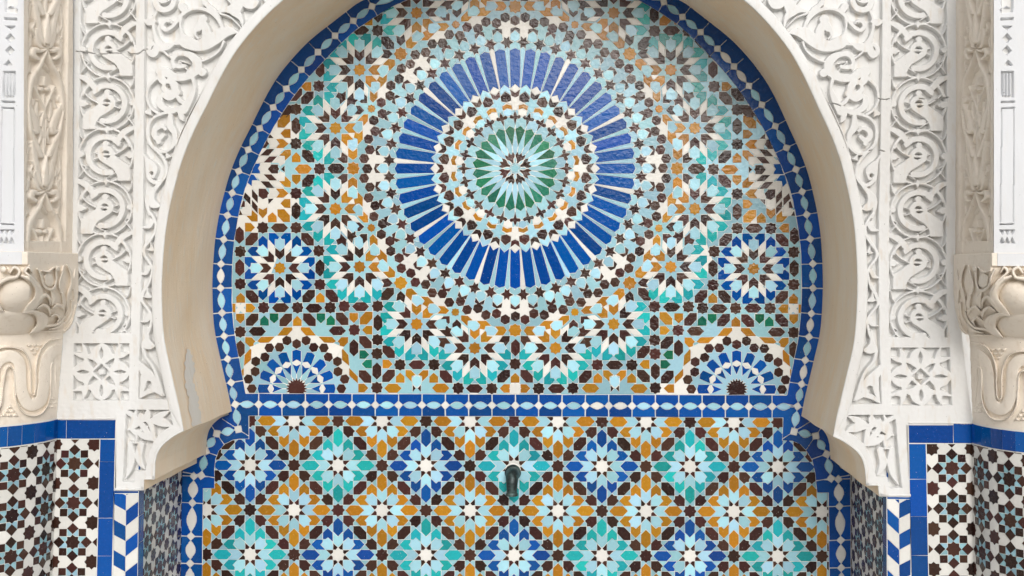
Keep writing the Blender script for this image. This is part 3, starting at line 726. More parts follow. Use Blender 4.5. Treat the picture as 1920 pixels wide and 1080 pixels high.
# ================================================================== carved plaster
def cat_rom(pts, n=10):
    if len(pts) == 2: return [pts[0], pts[1]]
    return smooth(pts, n)
class Rel:
    """height field over a grid in photo pixels"""
    def __init__(s, x0, x1, y0, y1, st):
        s.xs = np.arange(x0, x1 + 1e-6, st); s.ys = np.arange(y0, y1 + 1e-6, st)
        s.X, s.Y = np.meshgrid(s.xs, s.ys); s.H = np.zeros_like(s.X); s.st = st
    def box(s, x0, x1, y0, y1):
        i0 = max(0, int((y0 - s.ys[0]) / s.st)); i1 = min(len(s.ys), int((y1 - s.ys[0]) / s.st) + 2)
        j0 = max(0, int((x0 - s.xs[0]) / s.st)); j1 = min(len(s.xs), int((x1 - s.xs[0]) / s.st) + 2)
        return (slice(i0, i1), slice(j0, j1)) if i1 > i0 and j1 > j0 else None
    def prof(s, q, r, h, mode, e):
        if mode == 'flat':
            t = np.clip((1 - q) * r / e + .5, 0, 1); return h * t * t * (3 - 2 * t)
        if mode == 'round': return h * np.sqrt(np.clip(1 - q * q, 0, 1))
        t = np.clip((1 - q) * r / 1.7, 0, 1); t = t * t * (3 - 2 * t); return h * t * (.68 + .32 * np.sqrt(np.clip(1 - q * q, 0, 1)))
    def put(s, b, v, op):
        if op == 'max': s.H[b] = np.maximum(s.H[b], v)
        elif op == 'min': s.H[b] = np.minimum(s.H[b], v)
        else: s.H[b] += v
    def stroke(s, pts, w, h=1.0, mode='flat', e=1.6, op='max', n=8, curve=True):
        """w: full width, a number or one per point"""
        W = [w] * len(pts) if not hasattr(w, '__len__') else list(w)
        P3 = [(p[0], p[1], ww) for p, ww in zip(pts, W)]
        if curve and len(pts) > 2:
            P = [np.array(p, float) for p in P3]; P = [2 * P[0] - P[1]] + P + [2 * P[-1] - P[-2]]; out = []
            for i in range(1, len(P) - 2):
                for k in range(n):
                    t = k / n
                    out.append(.5 * ((2 * P[i]) + (-P[i - 1] + P[i + 1]) * t + (2 * P[i - 1] - 5 * P[i] + 4 * P[i + 1] - P[i + 2]) * t * t + (-P[i - 1] + 3 * P[i] - 3 * P[i + 1] + P[i + 2]) * t ** 3))
            out.append(P[-2]); P3 = out
        for a, b in zip(P3[:-1], P3[1:]):
            ra, rb = max(.2, a[2] / 2), max(.2, b[2] / 2); m = max(ra, rb) + 2
            bx = s.box(min(a[0], b[0]) - m, max(a[0], b[0]) + m, min(a[1], b[1]) - m, max(a[1], b[1]) + m)
            if bx is None: continue
            X, Y = s.X[bx], s.Y[bx]; dx, dy = b[0] - a[0], b[1] - a[1]; l2 = dx * dx + dy * dy + 1e-9
            t = np.clip(((X - a[0]) * dx + (Y - a[1]) * dy) / l2, 0, 1); r = ra + (rb - ra) * t
            d = np.hypot(X - a[0] - t * dx, Y - a[1] - t * dy)
            if op == 'cut':
                t = np.clip((1 - d / r) * r / e + .5, 0, 1); s.H[bx] = np.minimum(s.H[bx], h * (1 - t * t * (3 - 2 * t)) + 9 * (t <= 0))
            else: s.put(bx, s.prof(d / r, r, h, mode, e), op)
    def sd(s, poly, X, Y):
        d = np.full(X.shape, 1e9); ins = np.zeros(X.shape, bool); n = len(poly)
        for i in range(n):
            ax, ay = poly[i]; bx, by = poly[(i + 1) % n]; dx, dy = bx - ax, by - ay; l2 = dx * dx + dy * dy + 1e-9
            t = np.clip(((X - ax) * dx + (Y - ay) * dy) / l2, 0, 1); d = np.minimum(d, np.hypot(X - ax - t * dx, Y - ay - t * dy))
            if ay != by: ins ^= ((ay > Y) != (by > Y)) & (X < dx * (Y - ay) / dy + ax)
        return np.where(ins, -d, d)
    def blob(s, poly, h=1.0, e=1.6, curve=True, op='max', dome=0.0, n=4):
        if curve: poly = smooth(list(poly) + [poly[0]], n)[:-1]
        xs = [p[0] for p in poly]; ys = [p[1] for p in poly]
        bx = s.box(min(xs) - 3, max(xs) + 3, min(ys) - 3, max(ys) + 3)
        if bx is None: return
        d = s.sd(poly, s.X[bx], s.Y[bx]); t = np.clip(-d / e + .5, 0, 1); t = t * t * (3 - 2 * t)
        if op == 'cut': s.H[bx] = np.minimum(s.H[bx], h * (1 - t) + 9 * (t <= 0)); return
        v = h * t
        if dome: v = v + dome * np.clip(-d / 6, 0, 1) ** .5 * (d < 0)
        s.put(bx, v, op)
    def disc(s, x, y, r, h=1.0, mode='flat', e=1.6, op='max'): s.stroke([(x, y), (x + .01, y)], 2 * r, h, mode, e, op, curve=False)
def sheet(name, R, Pf, mask, mat, parent, flip=False, h_scale=1.0, cellmask=None):
    """mesh of the height field; mask(X, Y) picks the cells"""
    ny, nx_ = R.X.shape
    V = Pf(R.X.ravel(), R.Y.ravel(), (R.H * h_scale).ravel())
    cx = (R.X[:-1, :-1] + R.X[1:, 1:]) / 2; cy = (R.Y[:-1, :-1] + R.Y[1:, 1:]) / 2
    m = mask(cx, cy) if mask is not None else np.ones(cx.shape, bool)
    i, j = np.nonzero(m); a = i * nx_ + j
    F = np.stack([a, a + nx_, a + nx_ + 1, a + 1], 1)      # seen from the front: counter clockwise
    if flip: F = F[:, ::-1]
    used = np.zeros(ny * nx_, bool); used[F.ravel()] = True; idx = np.cumsum(used) - 1
    V = V[used]; F = idx[F]
    me = bpy.data.meshes.new(name); me.vertices.add(len(V)); me.vertices.foreach_set('co', V.astype(np.float32).ravel())
    me.loops.add(F.size); me.loops.foreach_set('vertex_index', F.ravel().astype(np.int32))
    me.polygons.add(len(F)); me.polygons.foreach_set('loop_start', (np.arange(len(F)) * 4).astype(np.int32)); me.polygons.foreach_set('loop_total', np.full(len(F), 4, np.int32))
    me.update(calc_edges=True); me.validate()
    return link(name, me, mat, parent, smooth=True)
def vnoise(X, Y, s, seed):
    """soft random unevenness"""
    r = np.random.default_rng(seed); out = np.zeros_like(X)
    for k in range(9):
        a = r.uniform(0, 6.28); f = s * r.uniform(.6, 2.2); out += np.sin((X * math.cos(a) + Y * math.sin(a)) * f + r.uniform(0, 6.28)) / 3
    return out

# warp from the left half of the facade to the right half
SM = [(153, 0, 1926), (256, 0, 1926), (502, 27, 1927), (142, 626, 1915), (244, 626, 1912.5), (304, 560, 1912), (138.7, 644, 1916.5), (242, 644, 1911), (137, 750, 1916), (240, 750, 1910), (344.5, 809, 1903), (218, 785, 1924.7), (270, 919, 1919), (216.5, 919, 1922),
      (236, 769, 1920), (318, 769, 1906), (105, 785, 1929), (137, 0, 1929), (131, 470, 1922), (272, 0, 1923), (262, 640, 1913), (202, 92, 1925), (197, 388, 1919), (192, 587, 1916), (308, 450, 1914), (400, 177, 1921), (338, 300, 1916)]
def terms(x, y): x = np.asarray(x, float) / 400; y = np.asarray(y, float) / 600; return np.stack([np.ones_like(x), x, y, x * y, y * y, x * x, x * y * y, y ** 3], -1)
WC = np.linalg.lstsq(terms([a for a, _, _ in SM], [b for _, b, _ in SM]), np.array([c for _, _, c in SM]), rcond=None)[0]
def warp(x, y):
    x = np.asarray(x, float); y = np.asarray(y, float); yc = np.clip(y, -60, 960); return terms(np.clip(x, 60, 560), yc) @ WC - x, y + .0125 * yc
def facade_P(side):
    def P(x, y, h):
        if side: x, y = warp(x, y)
        v = at(x, y, 0.0); v[..., 1] -= h; return v
    return P
# front edge of the arch, left half, from the crown down, then the bracket under it
FE = [(953.5, -168.7), (874.8, -162), (795, -142), (711.8, -108), (626, -69), (591.7, -45.6), (552, -15), (526, 5), (502, 26.7), (473.7, 57), (445, 93), (421, 132), (400, 173), (385.5, 203), (368.7, 236), (353.3, 270), (340, 306), (328.7, 346), (319, 386), (311.5, 430), (306.7, 478), (304, 527), (304, 562), (305.5, 605), (310, 645), (320.5, 694), (329.6, 735), (338, 771), (345, 808)]
BE = [(345, 808), (326.7, 818), (306.6, 834), (296, 849.7), (291.5, 868), (290.5, 899), (270.5, 899.5), (270, 919.5), (216.5, 919.5)]
RO = [(935, -192), (863, -185), (780, -164), (694, -128), (605, -86), (570, -62), (530, -27), (502, 4), (480, 24), (457, 48), (445, 65), (412, 108), (392, 141.7), (372, 180), (358, 205), (346.4, 229), (333, 259), (322, 293), (313, 329), (304, 371), (300, 391), (293, 430), (289.5, 478), (287.3, 525), (287.3, 573), (289, 611), (293, 645), (302.5, 700), (311, 749)]
arch = thing('carved_archway_wall', 'white carved stucco wall with the horseshoe arch and its plain tan inner face', 'archway wall')
ST = .8
RECESS = .019
def line_x(pts, y):
    ys = [p[1] for p in pts]; xs = [p[0] for p in pts]; return np.interp(y, ys, xs)
left_in = smooth(FE, 3); left_ro = smooth(RO, 3)
PA = [(153, -70), (256, -70), (244.5, 624), (142, 628)]
PB_ = [(138.7, 644.4), (242, 644.4), (240.6, 750.6), (137.2, 750.6)]
PC_ = [(272, -70), (268.7, 400), (262, 640), (259, 748)] + [(p[0], p[1]) for p in left_ro[::-1] if -75 < p[1]]
PD_ = [(236.3, 769.3), (318, 769.3), (323.5, 797), (303.7, 808), (288, 826), (278, 850), (272, 882), (252.5, 884), (251, 903.5), (230.5, 903.5)]
EA = lambda pts, cy, mirror, x0=0: [(202.2 + (-(x - 320) if mirror else (x - 320)) / 5.146 + x0, cy + (y - 275) / 5.146) for x, y in pts]
def build_facade(side):
    R = Rel(96, 566, -66, 922, ST)
    R.H[:] = 1.0
    # hollow the panels
    for P_ in (PA, PB_, PC_, PD_): R.blob(P_, 1.0, 1.1, curve=False, op='cut')
    # -- interlace of rings and leaves
    cys = [(-6.5, 1), (92, 0), (192, 1), (288.5, 0), (388, 1), (485.5, 0), (587, 1)]
    for cy, m in cys:
        x0 = -(cy - 92) * .0205
        A = lambda pts: EA(pts, cy, m, x0)
        circ = lambda cx, cy_, r, a0, a1, n=24: [(cx + r * math.cos(math.radians(a0 + (a1 - a0) * k / n)), cy_ + r * math.sin(math.radians(a0 + (a1 - a0) * k / n))) for k in range(n + 1)]
        R.stroke(A(circ(320, 285, 258, 0, 360, 40)), 20 / 5.146, e=1.1, curve=False)
        R.stroke(A(circ(322, 285, 172, -52, -285, 30)), 56 / 5.146, e=1.1, curve=False)
        R.stroke(A([(430, 150), (470, 95), (520, 50), (590, 22)]), [54 / 5.1, 62 / 5.1, 64 / 5.1, 40 / 5.1], e=1.1)
        R.blob(A([(400, 120), (455, 150), (470, 165), (448, 208), (420, 190), (380, 160)]), e=1.1, curve=False)
        R.disc(*A([(320, 278)])[0], 84 / 5.146, e=1.1)
        R.disc(*A([(318, 178)])[0], 32 / 5.146, e=1.1)
        R.stroke(A([(205, 262), (245, 275)]), 12 / 5.1, e=1.2); R.stroke(A([(205, 330), (250, 312)]), 14 / 5.1, e=1.2)
        R.blob(A([(232, 300), (270, 345), (330, 385), (380, 415), (408, 450), (425, 485), (432, 536), (553, 536), (556, 470), (552, 402), (500, 362), (440, 322), (395, 292), (330, 300)]), e=1.1, curve=False)
        R.stroke(A([(395, 285), (450, 258), (500, 225), (545, 175)]), [20 / 5.1, 18 / 5.1, 16 / 5.1, 14 / 5.1], e=1.2)
        R.stroke(A([(548, 205), (520, 145), (470, 92)]), 18 / 5.1, e=1.2)
        R.stroke(A([(395, 300), (460, 345), (550, 400)]), [30 / 5.1, 26 / 5.1, 16 / 5.1], e=1.2)
        R.stroke(A([(60, 30), (75, 100), (105, 150), (75, 215), (60, 260)]), 14 / 5.1, e=1.2)
        R.stroke(A([(60, 330), (85, 375), (125, 405), (95, 455), (60, 500)]), 14 / 5.1, e=1.2)
        R.disc(*A([(80, 278)])[0], 30 / 5.146, e=1.2); R.disc(*A([(550, 285)])[0], 34 / 5.146, e=1.2); R.disc(*A([(512, 290)])[0], 15 / 5.146, e=1.2)
        R.stroke(A([(340, 500), (400, 465), (430, 440)]), 14 / 5.1, e=1.2)
        for yy in (540,): R.blob(A([(320, yy - 48), (338, yy - 12), (368, yy), (338, yy + 12), (320, yy + 50), (302, yy + 12), (272, yy), (302, yy - 12)]), e=1.2, curve=False)
        R.blob(A([(287, 268), (302, 249), (322, 243), (342, 249), (355, 268)]), e=1.0, op='cut', curve=False)
        R.blob(A([(298, 297), (325, 290), (362, 292), (350, 308), (320, 311)]), e=1.0, op='cut', curve=False)
    for y_, op in ((628, 'max'),): pass
    R.blob([(100, 626), (258, 623.5), (258, 644.4), (100, 644.4)], curve=False)
    # -- square flower
    cx, cy = 189.8, 697.5; k = 1 / 3.483
    R.blob([(163, 672), (216, 672), (215, 723), (163, 723)], curve=False, e=1.1)
    for q in range(4):
        a = q * math.pi / 2
        t = lambda pts: [(cx + (x * math.cos(a) - y * math.sin(a)) * k, cy + (x * math.sin(a) + y * math.cos(a)) * k) for x, y in pts]
        R.blob(t([(-118, -112), (-74, -120), (-62, -146), (-38, -172), (0, -188), (38, -172), (62, -146), (74, -120), (118, -112), (60, -50), (0, -30), (-60, -50)]), e=1.2, n=5)
        R.stroke(t([(-186, -128), (-150, -112), (-104, -104)]), [6 * k, 30 * k, 44 * k], e=1.1); R.stroke(t([(-128, -186), (-112, -150), (-104, -104)]), [6 * k, 30 * k, 44 * k], e=1.1)
        R.stroke(t([(-186, -112), (-140, -122), (-112, -140), (-122, -186)]), [10 * k, 10 * k, 10 * k, 10 * k], e=1.0)
    for q in range(4):
        a = q * math.pi / 2
        t = lambda pts: [(cx + (x * math.cos(a) - y * math.sin(a)) * k, cy + (x * math.sin(a) + y * math.cos(a)) * k) for x, y in pts]
        R.blob(t([(0, -160), (12, -125), (0, -84), (-12, -125)]), op='cut', e=1.1)                # slit in the petal
        R.blob(t([(-88, -84), (-58, -76), (-28, -52), (-52, -26), (-76, -58)]), op='cut', e=1.0, curve=False)       # between petals
    R.blob([(cx, cy - 52 * k), (cx + 52 * k, cy), (cx, cy + 52 * k), (cx - 52 * k, cy)], op='cut', e=1.1, curve=False)
    R.blob([(cx - 18 * k, cy - 18 * k), (cx + 18 * k, cy - 18 * k), (cx + 18 * k, cy + 18 * k), (cx - 18 * k, cy + 18 * k)], e=1.1, curve=False)
    # -- scrolls of the spandrel
    B = lambda pts: [(262 + x / 6, y / 6) for x, y in pts]; b = 1 / 6
    S = lambda pts, w_, **kw: R.stroke(B(pts), [q * b for q in w_] if hasattr(w_, '__len__') else w_ * b, e=1.1, **kw)
    S([(170, 0), (200, 80), (270, 110), (350, 80), (385, 0), (370, -60)], [80, 75, 70, 70, 65, 50])
    R.disc(*B([(250, -10)])[0], 50 * b, e=1.1); S([(270, 30), (320, 10), (340, -30)], 22)
    S([(195, 110), (160, 190), (150, 290), (165, 380), (195, 460), (240, 530)], [30, 36, 38, 46, 70, 110])
    S([(70, 240), (110, 245), (160, 240)], [50, 92, 50])
    S([(190, 500), (180, 560), (150, 610), (105, 590), (105, 530), (150, 490)], [60, 90, 80, 60, 55, 40])
    S([(240, 520), (310, 520), (380, 490)], [100, 90, 40])
    S([(310, 225), (270, 240), (250, 290), (290, 335), (350, 310), (410, 250), (460, 180), (540, 120), (640, 95), (740, 110), (830, 160), (890, 230), (925, 310)], [50, 55, 55, 50, 46, 46, 50, 44, 40, 44, 50, 50, 40])
    S([(320, 250), (345, 235), (350, 260)], 22)
    S([(470, 70), (495, 110)], [90, 80]); S([(720, 0), (760, 60), (820, 110), (880, 190)], [40, 60, 66, 50]); S([(715, -40), (720, 40)], 44)
    S([(470, 170), (455, 260), (460, 340), (490, 420), (560, 460)], [34, 30, 32, 70, 90])
    S([(400, 500), (470, 465), (520, 470), (620, 510), (720, 500), (830, 440), (930, 370), (1020, 350), (1115, 368)], [26, 90, 150, 130, 145, 150, 140, 90, 14])
    S([(700, 220), (705, 215)], [110, 110]); S([(700, 240), (660, 310), (625, 370), (650, 430)], [80, 90, 50, 30]); S([(700, 250), (745, 330), (750, 400)], [90, 100, 120])
    R.disc(*B([(668, 385)])[0], 30 * b, h=1.0, e=1.2, op='cut')
    S([(940, 470), (900, 560), (820, 630), (720, 680), (640, 690)], [34, 28, 28, 26, 24])
    S([(880, 130), (960, 110), (1060, 90), (1100, -10)], [30, 60, 120, 90]); S([(1060, 120), (1130, 200), (1155, 310)], [120, 60, 14]); S([(900, 150), (1010, 190), (1090, 260), (1140, 320)], [30, 24, 20, 12])
    S([(1060, 70), (1000, 0), (960, -50)], [40, 34, 30]); S([(1160, 20), (1200, 60), (1270, 60), (1310, 0), (1290, -60)], [60, 70, 80, 70, 60])
    R.disc(*B([(1230, 10)])[0], 55 * b, e=1.1); S([(1130, 0), (1140, 60), (1120, 120)], 46)
    S([(1390, -60), (1420, 0)], 60)
    S([(260, 570), (310, 620), (360, 650)], 26)
    S([(380, 760), (370, 680), (410, 610), (490, 600), (580, 630), (640, 700), (630, 790), (560, 830)], [40, 50, 70, 62, 90, 110, 110, 100])
    S([(400, 740), (440, 750), (500, 740)], 50); S([(440, 680), (540, 710)], 18); S([(440, 690), (560, 820)], 18)
    R.disc(*B([(700, 810)])[0], 50 * b, e=1.1); S([(640, 790), (700, 815)], 70)
    S([(220, 790), (290, 810), (380, 860), (480, 870), (590, 850)], [110, 110, 90, 90, 70]); S([(230, 820), (250, 900), (300, 930)], [90, 90, 60])
    S([(330, 910), (380, 950), (390, 1020), (330, 1050), (270, 1000), (270, 950)], [80, 90, 90, 80, 60, 40])
    R.disc(*B([(312, 962)])[0], 20 * b, op='cut', e=1.2)
    S([(190, 880), (110, 960), (80, 1060), (90, 1150), (140, 1230), (230, 1290)], [40, 34, 34, 32, 34, 36])
    S([(590, 870), (610, 960), (600, 1060), (560, 1160), (500, 1240)], [46, 40, 44, 50, 90])
    C = lambda pts: [(262 + x / 4.5, 160 + y / 4.5) for x, y in pts]; c = 1 / 4.5
    S2 = lambda pts, w_, **kw: R.stroke(C(pts), [q * c for q in w_] if hasattr(w_, '__len__') else w_ * c, e=1.1, **kw)
    S2([(190, 80), (250, 100), (320, 60)], [40, 60, 50]); S2([(165, 100), (170, 160), (230, 205), (310, 205), (370, 175), (420, 110), (460, 20)], [50, 64, 50, 44, 50, 46, 30])
    S2([(310, 90), (340, 130), (375, 150)], [30, 40, 30]); S2([(340, 210), (350, 270), (370, 300)], [60, 44, 10])
    S2([(60, 225), (95, 190)], [40, 14]); R.blob(C([(42, 235), (96, 185), (98, 258)]), e=1.2, curve=False)
    S2([(290, 225), (200, 235), (120, 270), (75, 330), (65, 420), (85, 490), (140, 545), (200, 560), (255, 535), (290, 480), (290, 400), (255, 340), (255, 250)], [30, 28, 28, 30, 32, 32, 34, 30, 30, 40, 50, 64, 40])
    S2([(190, 345), (130, 370), (120, 420), (155, 450), (200, 420)], [30, 50, 50, 50, 34]); R.disc(*C([(155, 475)])[0], 24 * c, e=1.2)
    S2([(190, 345), (215, 370)], 30); R.disc(*C([(175, 385)])[0], 16 * c, op='cut', e=1.1)
    R.blob(C([(215, 560), (270, 605), (212, 625)]), e=1.2, curve=False)
    S2([(140, 550), (190, 610), (220, 680), (215, 760), (170, 820), (120, 880), (75, 940), (60, 1010), (80, 1090)], [26, 28, 30, 30, 34, 44, 60, 34, 26])
    S2([(35, 580), (60, 640), (75, 710), (75, 780), (120, 820), (160, 820)], [14, 40, 60, 40, 34, 24]); S2([(75, 650), (120, 700), (110, 770)], [60, 60, 34]); R.disc(*C([(97, 742)])[0], 15 * c, op='cut', e=1.1)
    R.blob(C([(110, 900), (135, 880), (125, 960), (175, 1020), (130, 1036), (85, 1025), (75, 970)]), e=1.2)
    # -- thin vine down the jamb
    Dd = lambda pts: [(250 + x / 4.15, 380 + y / 4.15) for x, y in pts]; d = 1 / 4.15
    S3 = lambda pts, w_, **kw: R.stroke(Dd(pts), [q * d for q in w_] if hasattr(w_, '__len__') else w_ * d, e=1.2, **kw)
    S3([(115, 0), (115, 60), (150, 110), (172, 170), (160, 240), (120, 300), (85, 350), (85, 410), (120, 460), (145, 520), (120, 620), (80, 690), (65, 760), (110, 830), (140, 890), (125, 980), (95, 1060)], [22, 24, 26, 22, 24, 30, 24, 24, 26, 22, 26, 30, 22, 26, 22, 26, 24])
    for q in ([(130, 110), (100, 170), (62, 195), (105, 205), (140, 195), (160, 150)], [(130, 290), (125, 350), (100, 365), (130, 378), (165, 372), (140, 320)], [(110, 480), (85, 530), (55, 560), (85, 566), (112, 558), (140, 500)],
              [(110, 640), (90, 715), (75, 735), (110, 745), (150, 738), (120, 700)], [(110, 850), (80, 910), (52, 930), (90, 936), (122, 925), (140, 880)], [(150, -20), (160, 20), (125, 35), (165, 46), (208, 30), (180, -10)]):
        R.blob(Dd(q), e=1.2)
    E = lambda pts: [(120 + x / 3.483, 620 + y / 3.483) for x, y in pts]; ee = 1 / 3.483
    S4 = lambda pts, w_, **kw: R.stroke(E(pts), [q * ee for q in w_] if hasattr(w_, '__len__') else w_ * ee, e=1.2, **kw)
    S4([(545, -20), (540, 40), (515, 100), (530, 170), (575, 230), (605, 300), (625, 380), (650, 425)], [16, 24, 24, 22, 22, 24, 30, 10]); R.blob(E([(555, 0), (560, 60), (596, 100), (560, 125), (520, 110), (535, 50)]), e=1.2)
    S4([(490, 200), (520, 260), (555, 300), (575, 340), (590, 380), (640, 428)], [10, 60, 70, 60, 40, 10]); S4([(520, 280), (515, 360), (495, 438)], [44, 40, 12]); S4([(500, 438), (545, 400), (590, 390)], [12, 36, 30]); R.disc(*E([(553, 346)])[0], 15 * ee, op='cut', e=1.1)
    # -- corner panel: crossing stems above, a hanging tulip below
    S4([(405, 530), (470, 575), (540, 660), (590, 715)], [30, 34, 40, 20]); S4([(545, 520), (540, 560), (500, 590), (455, 625), (415, 650)], [20, 50, 40, 36, 14]); S4([(470, 520), (455, 570), (445, 640), (470, 680), (468, 735)], [14, 34, 40, 24, 14])
    S4([(500, 560), (560, 600), (590, 715)], [40, 40, 24]); S4([(480, 660), (540, 630)], 20); S4([(480, 660), (520, 690), (585, 718)], [30, 44, 14])
    S4([(560, 590), (620, 560), (690, 525)], [14, 50, 10]); S4([(560, 595), (640, 600), (705, 625)], [14, 60, 10])
    S4([(430, 740), (440, 820), (430, 900), (402, 968)], [34, 46, 36, 10]); S4([(500, 745), (485, 820), (500, 870), (525, 905)], [44, 50, 36, 10]); S4([(430, 735), (510, 735)], 12)
    cr_ = [[(142, 97), (160, 98), (188, 101), (215, 99), (256, 101), (268, 95), (276, 92)], [(384, 148), (394, 151), (404, 156)]] if side == 0 else [[(146, 180), (170, 184), (200, 182)], [(256, 183), (262, 184), (276, 182)], [(345, 196), (356, 192), (372, 190)], [(262, 280), (275, 276), (290, 279)], [(286, 470), (296, 470), (307, 471)]]
    for q in cr_: R.stroke([(x + random.uniform(-.6, .6), y + random.uniform(-.6, .6)) for x, y in q], 1.1, h=.93, e=.9, op='cut')
    # bump-free flat surface gets a very slight hand-trowelled waviness
    X, Y = R.X, R.Y
    hgt = (R.H - 1) * RECESS + vnoise(X, Y, .03, 3 + side) * .0005 + vnoise(X, Y, .35, 13 + side) * .00012
    R.H = hgt
    P = facade_P(side)
    xl = lambda y: np.interp(y, [-100, 0, 470, 640, 785, 1080], [139, 137, 131, 118, 105, 96]) - 3
    edge = [(x, y) for x, y in left_in if y > -70]
    def in_dom(X, Y):
        # beyond the arch rim nothing; below the blue tiles only the bracket block
        ex = np.interp(Y, [p[1] for p in edge], [p[0] for p in edge])
        rim = np.interp(Y, [p[1] for p in left_ro], [p[0] for p in left_ro])
        lower = np.interp(Y, [797, 808, 818, 834, 849.7, 868, 899, 899.5, 919.5], [341, 341, 324, 303.8, 293.4, 289.2, 288.0, 267.8, 267.6])
        a = (X > xl(Y)) & (Y < 752) & (X < rim + 2.5)
        b2 = (Y >= 752) & (Y < 787.2) & (X > xl(Y)) & (X < ex - 6)
        c2 = (Y >= 787.2) & (X > 217.5) & (X < lower) & (Y < 917.6) & ((Y < 897.5) | (X < 267.8))
        return a | b2 | c2
    dom = in_dom
    reg = lambda f: (lambda X, Y: dom(X, Y) & f(X, Y))
    xdiv = lambda Y: np.interp(Y, [-70, 624], [264, 252.5])
    fA = lambda X, Y: (Y < 634) & (X < xdiv(Y)); fB = lambda X, Y: (Y >= 634) & (Y < 760) & (X < 250); fC = lambda X, Y: ((Y < 634) & (X >= xdiv(Y))) | ((Y >= 634) & (Y < 760) & (X >= 250)); fD = lambda X, Y: Y >= 760
    fl = bool(side)
    sheet('interlace_panel', R, P, reg(fA), PW, arch, fl); sheet('flower_panel', R, P, reg(fB), PW, arch, fl); sheet('scroll_panel', R, P, reg(fC), PW, arch, fl); sheet('corner_panel', R, P, reg(fD), PW, arch, fl)
    # rounded rim along the arch: a moulding with its own thickness
    inn = [(x, y) for x, y in left_in] + smooth(BE[:5], 3)[1:] + [(291.2, 878), (290.8, 890), (290.5, 898.2), (289.5, 899.3), (280, 899.4), (271.5, 899.4), (270.6, 900.4), (270.3, 910), (270, 918.6), (269, 919.5), (250, 919.5), (230, 919.5), (216.5, 919.5)]
    n_in = len(left_in)
    out = []
    for i, (x, y) in enumerate(inn):
        a = inn[max(0, i - 1)]; b2 = inn[min(len(inn) - 1, i + 1)]; dx, dy = b2[0] - a[0], b2[1] - a[1]; l = math.hypot(dx, dy) or 1
        # outward normal (towards the carved field): left of travel going down = (-dy, dx) mirrored
        nx, ny = (-dy / l, dx / l)
        out.append((nx, ny))
    rows = []
    sect = [(-.0, -.004), (0.4, .0012), (1.6, .0024), (4, .0027), (9, .0026), (13.5, .0020), (15, .0006), (15.6, -.002)]
    for w_, hh in sect:
        pts = []
        for i, ((x, y), (nx, ny)) in enumerate(zip(inn, out)):
            if i < n_in:
                j = min(range(len(left_ro)), key=lambda q: abs(left_ro[q][1] - y) + abs(left_ro[q][0] - x) * .5) if False else None
                wl = 1.27 if y < 760 else 1.27 - .95 * min(1, (y - 760) / 45)
            else: wl = .32 
            pts.append((x - (nx * -1) * 0 + nx * w_ * wl, y + ny * w_ * wl))
        rows.append(P(np.array([p[0] for p in pts]), np.array([p[1] for p in pts]), np.full(len(pts), hh)))
    # only the part along the arch and the curved bracket
    m = len(inn)
    V = np.vstack([r[:m] for r in rows]); F = []
    for a in range(len(rows) - 1):
        for i in range(m - 1):
            f = (a * m + i, (a + 1) * m + i, (a + 1) * m + i + 1, a * m + i + 1); F.append(f[::-1] if fl else f)
    link('arch_rim', mesh(V, F), PW, arch, smooth=True)
    # tan inner face: the outline carried straight back to the tiled wall
    fr = P(np.array([p[0] for p in inn]), np.array([p[1] for p in inn]), np.full(len(inn), .0))
    nd = 14; V = []; n = len(inn)
    for kk in range(nd + 1):
        t = kk / nd; v = fr.copy(); v[:, 1] = (YB + .004) * t + .0
        amp = .0011 * math.sin(math.pi * t)
        ar = np.arange(n); v[:, 0] += amp * np.sin(ar * .37 + kk * .5 + side) * (1 if 0 < kk < nd else 0); v[:, 2] += amp * np.sin(ar * .29 + kk * .8) * (1 if 0 < kk < nd else 0)
        V.append(v)
    F = [(kk * n + i, (kk + 1) * n + i, (kk + 1) * n + i + 1, kk * n + i + 1) for kk in range(nd) for i in range(n - 1)]
    F = [f if fl else f[::-1] for f in F]
    link('arch_soffit', mesh(np.vstack(V), F), PT, arch, smooth=False)
    return inn, fr
INN_L, FR_L = build_facade(0)
INN_R, FR_R = build_facade(1)
def paint_patch():
    rows = [(662, 349, 354), (676, 346, 358), (700, 344, 363), (722, 345, 359), (742, 350, 364), (764, 353, 371), (786, 356, 373), (806, 360, 376)]
    yy = np.linspace(662, 806, 30); rows = [(float(y), float(np.interp(y, [r[0] for r in rows], [r[1] for r in rows])), float(np.interp(y, [r[0] for r in rows], [r[2] for r in rows]))) for y in yy]
    V = []; F = []
    for yf, xa_, xb_ in rows:
        xf = float(np.interp(yf, [p[1] for p in left_in if p[1] > 100], [p[0] for p in left_in if p[1] > 100]))
        w0 = at(np.array([xf]), np.array([float(yf)]), 0.)[0]
        xa_ += random.uniform(-2.5, 2.5); xb_ += random.uniform(-2.5, 2.5)
        for x in np.linspace(xa_, xb_, 5):
            t = ((1080 - xf) / (1080 - x) - 1) / .14; V.append((w0[0] + .0022, t * YB, w0[2]))
    for i in range(len(rows) - 1):
        for j in range(4): F.append((i * 5 + j, i * 5 + j + 1, (i + 1) * 5 + j + 1, (i + 1) * 5 + j)[::-1])
    link('whitewash_patch', mesh(V, F), plaster('thin whitewash', (.76, .72, .67), (.70, .64, .57), (.66, .56, .45), .5, True), arch)
paint_patch()
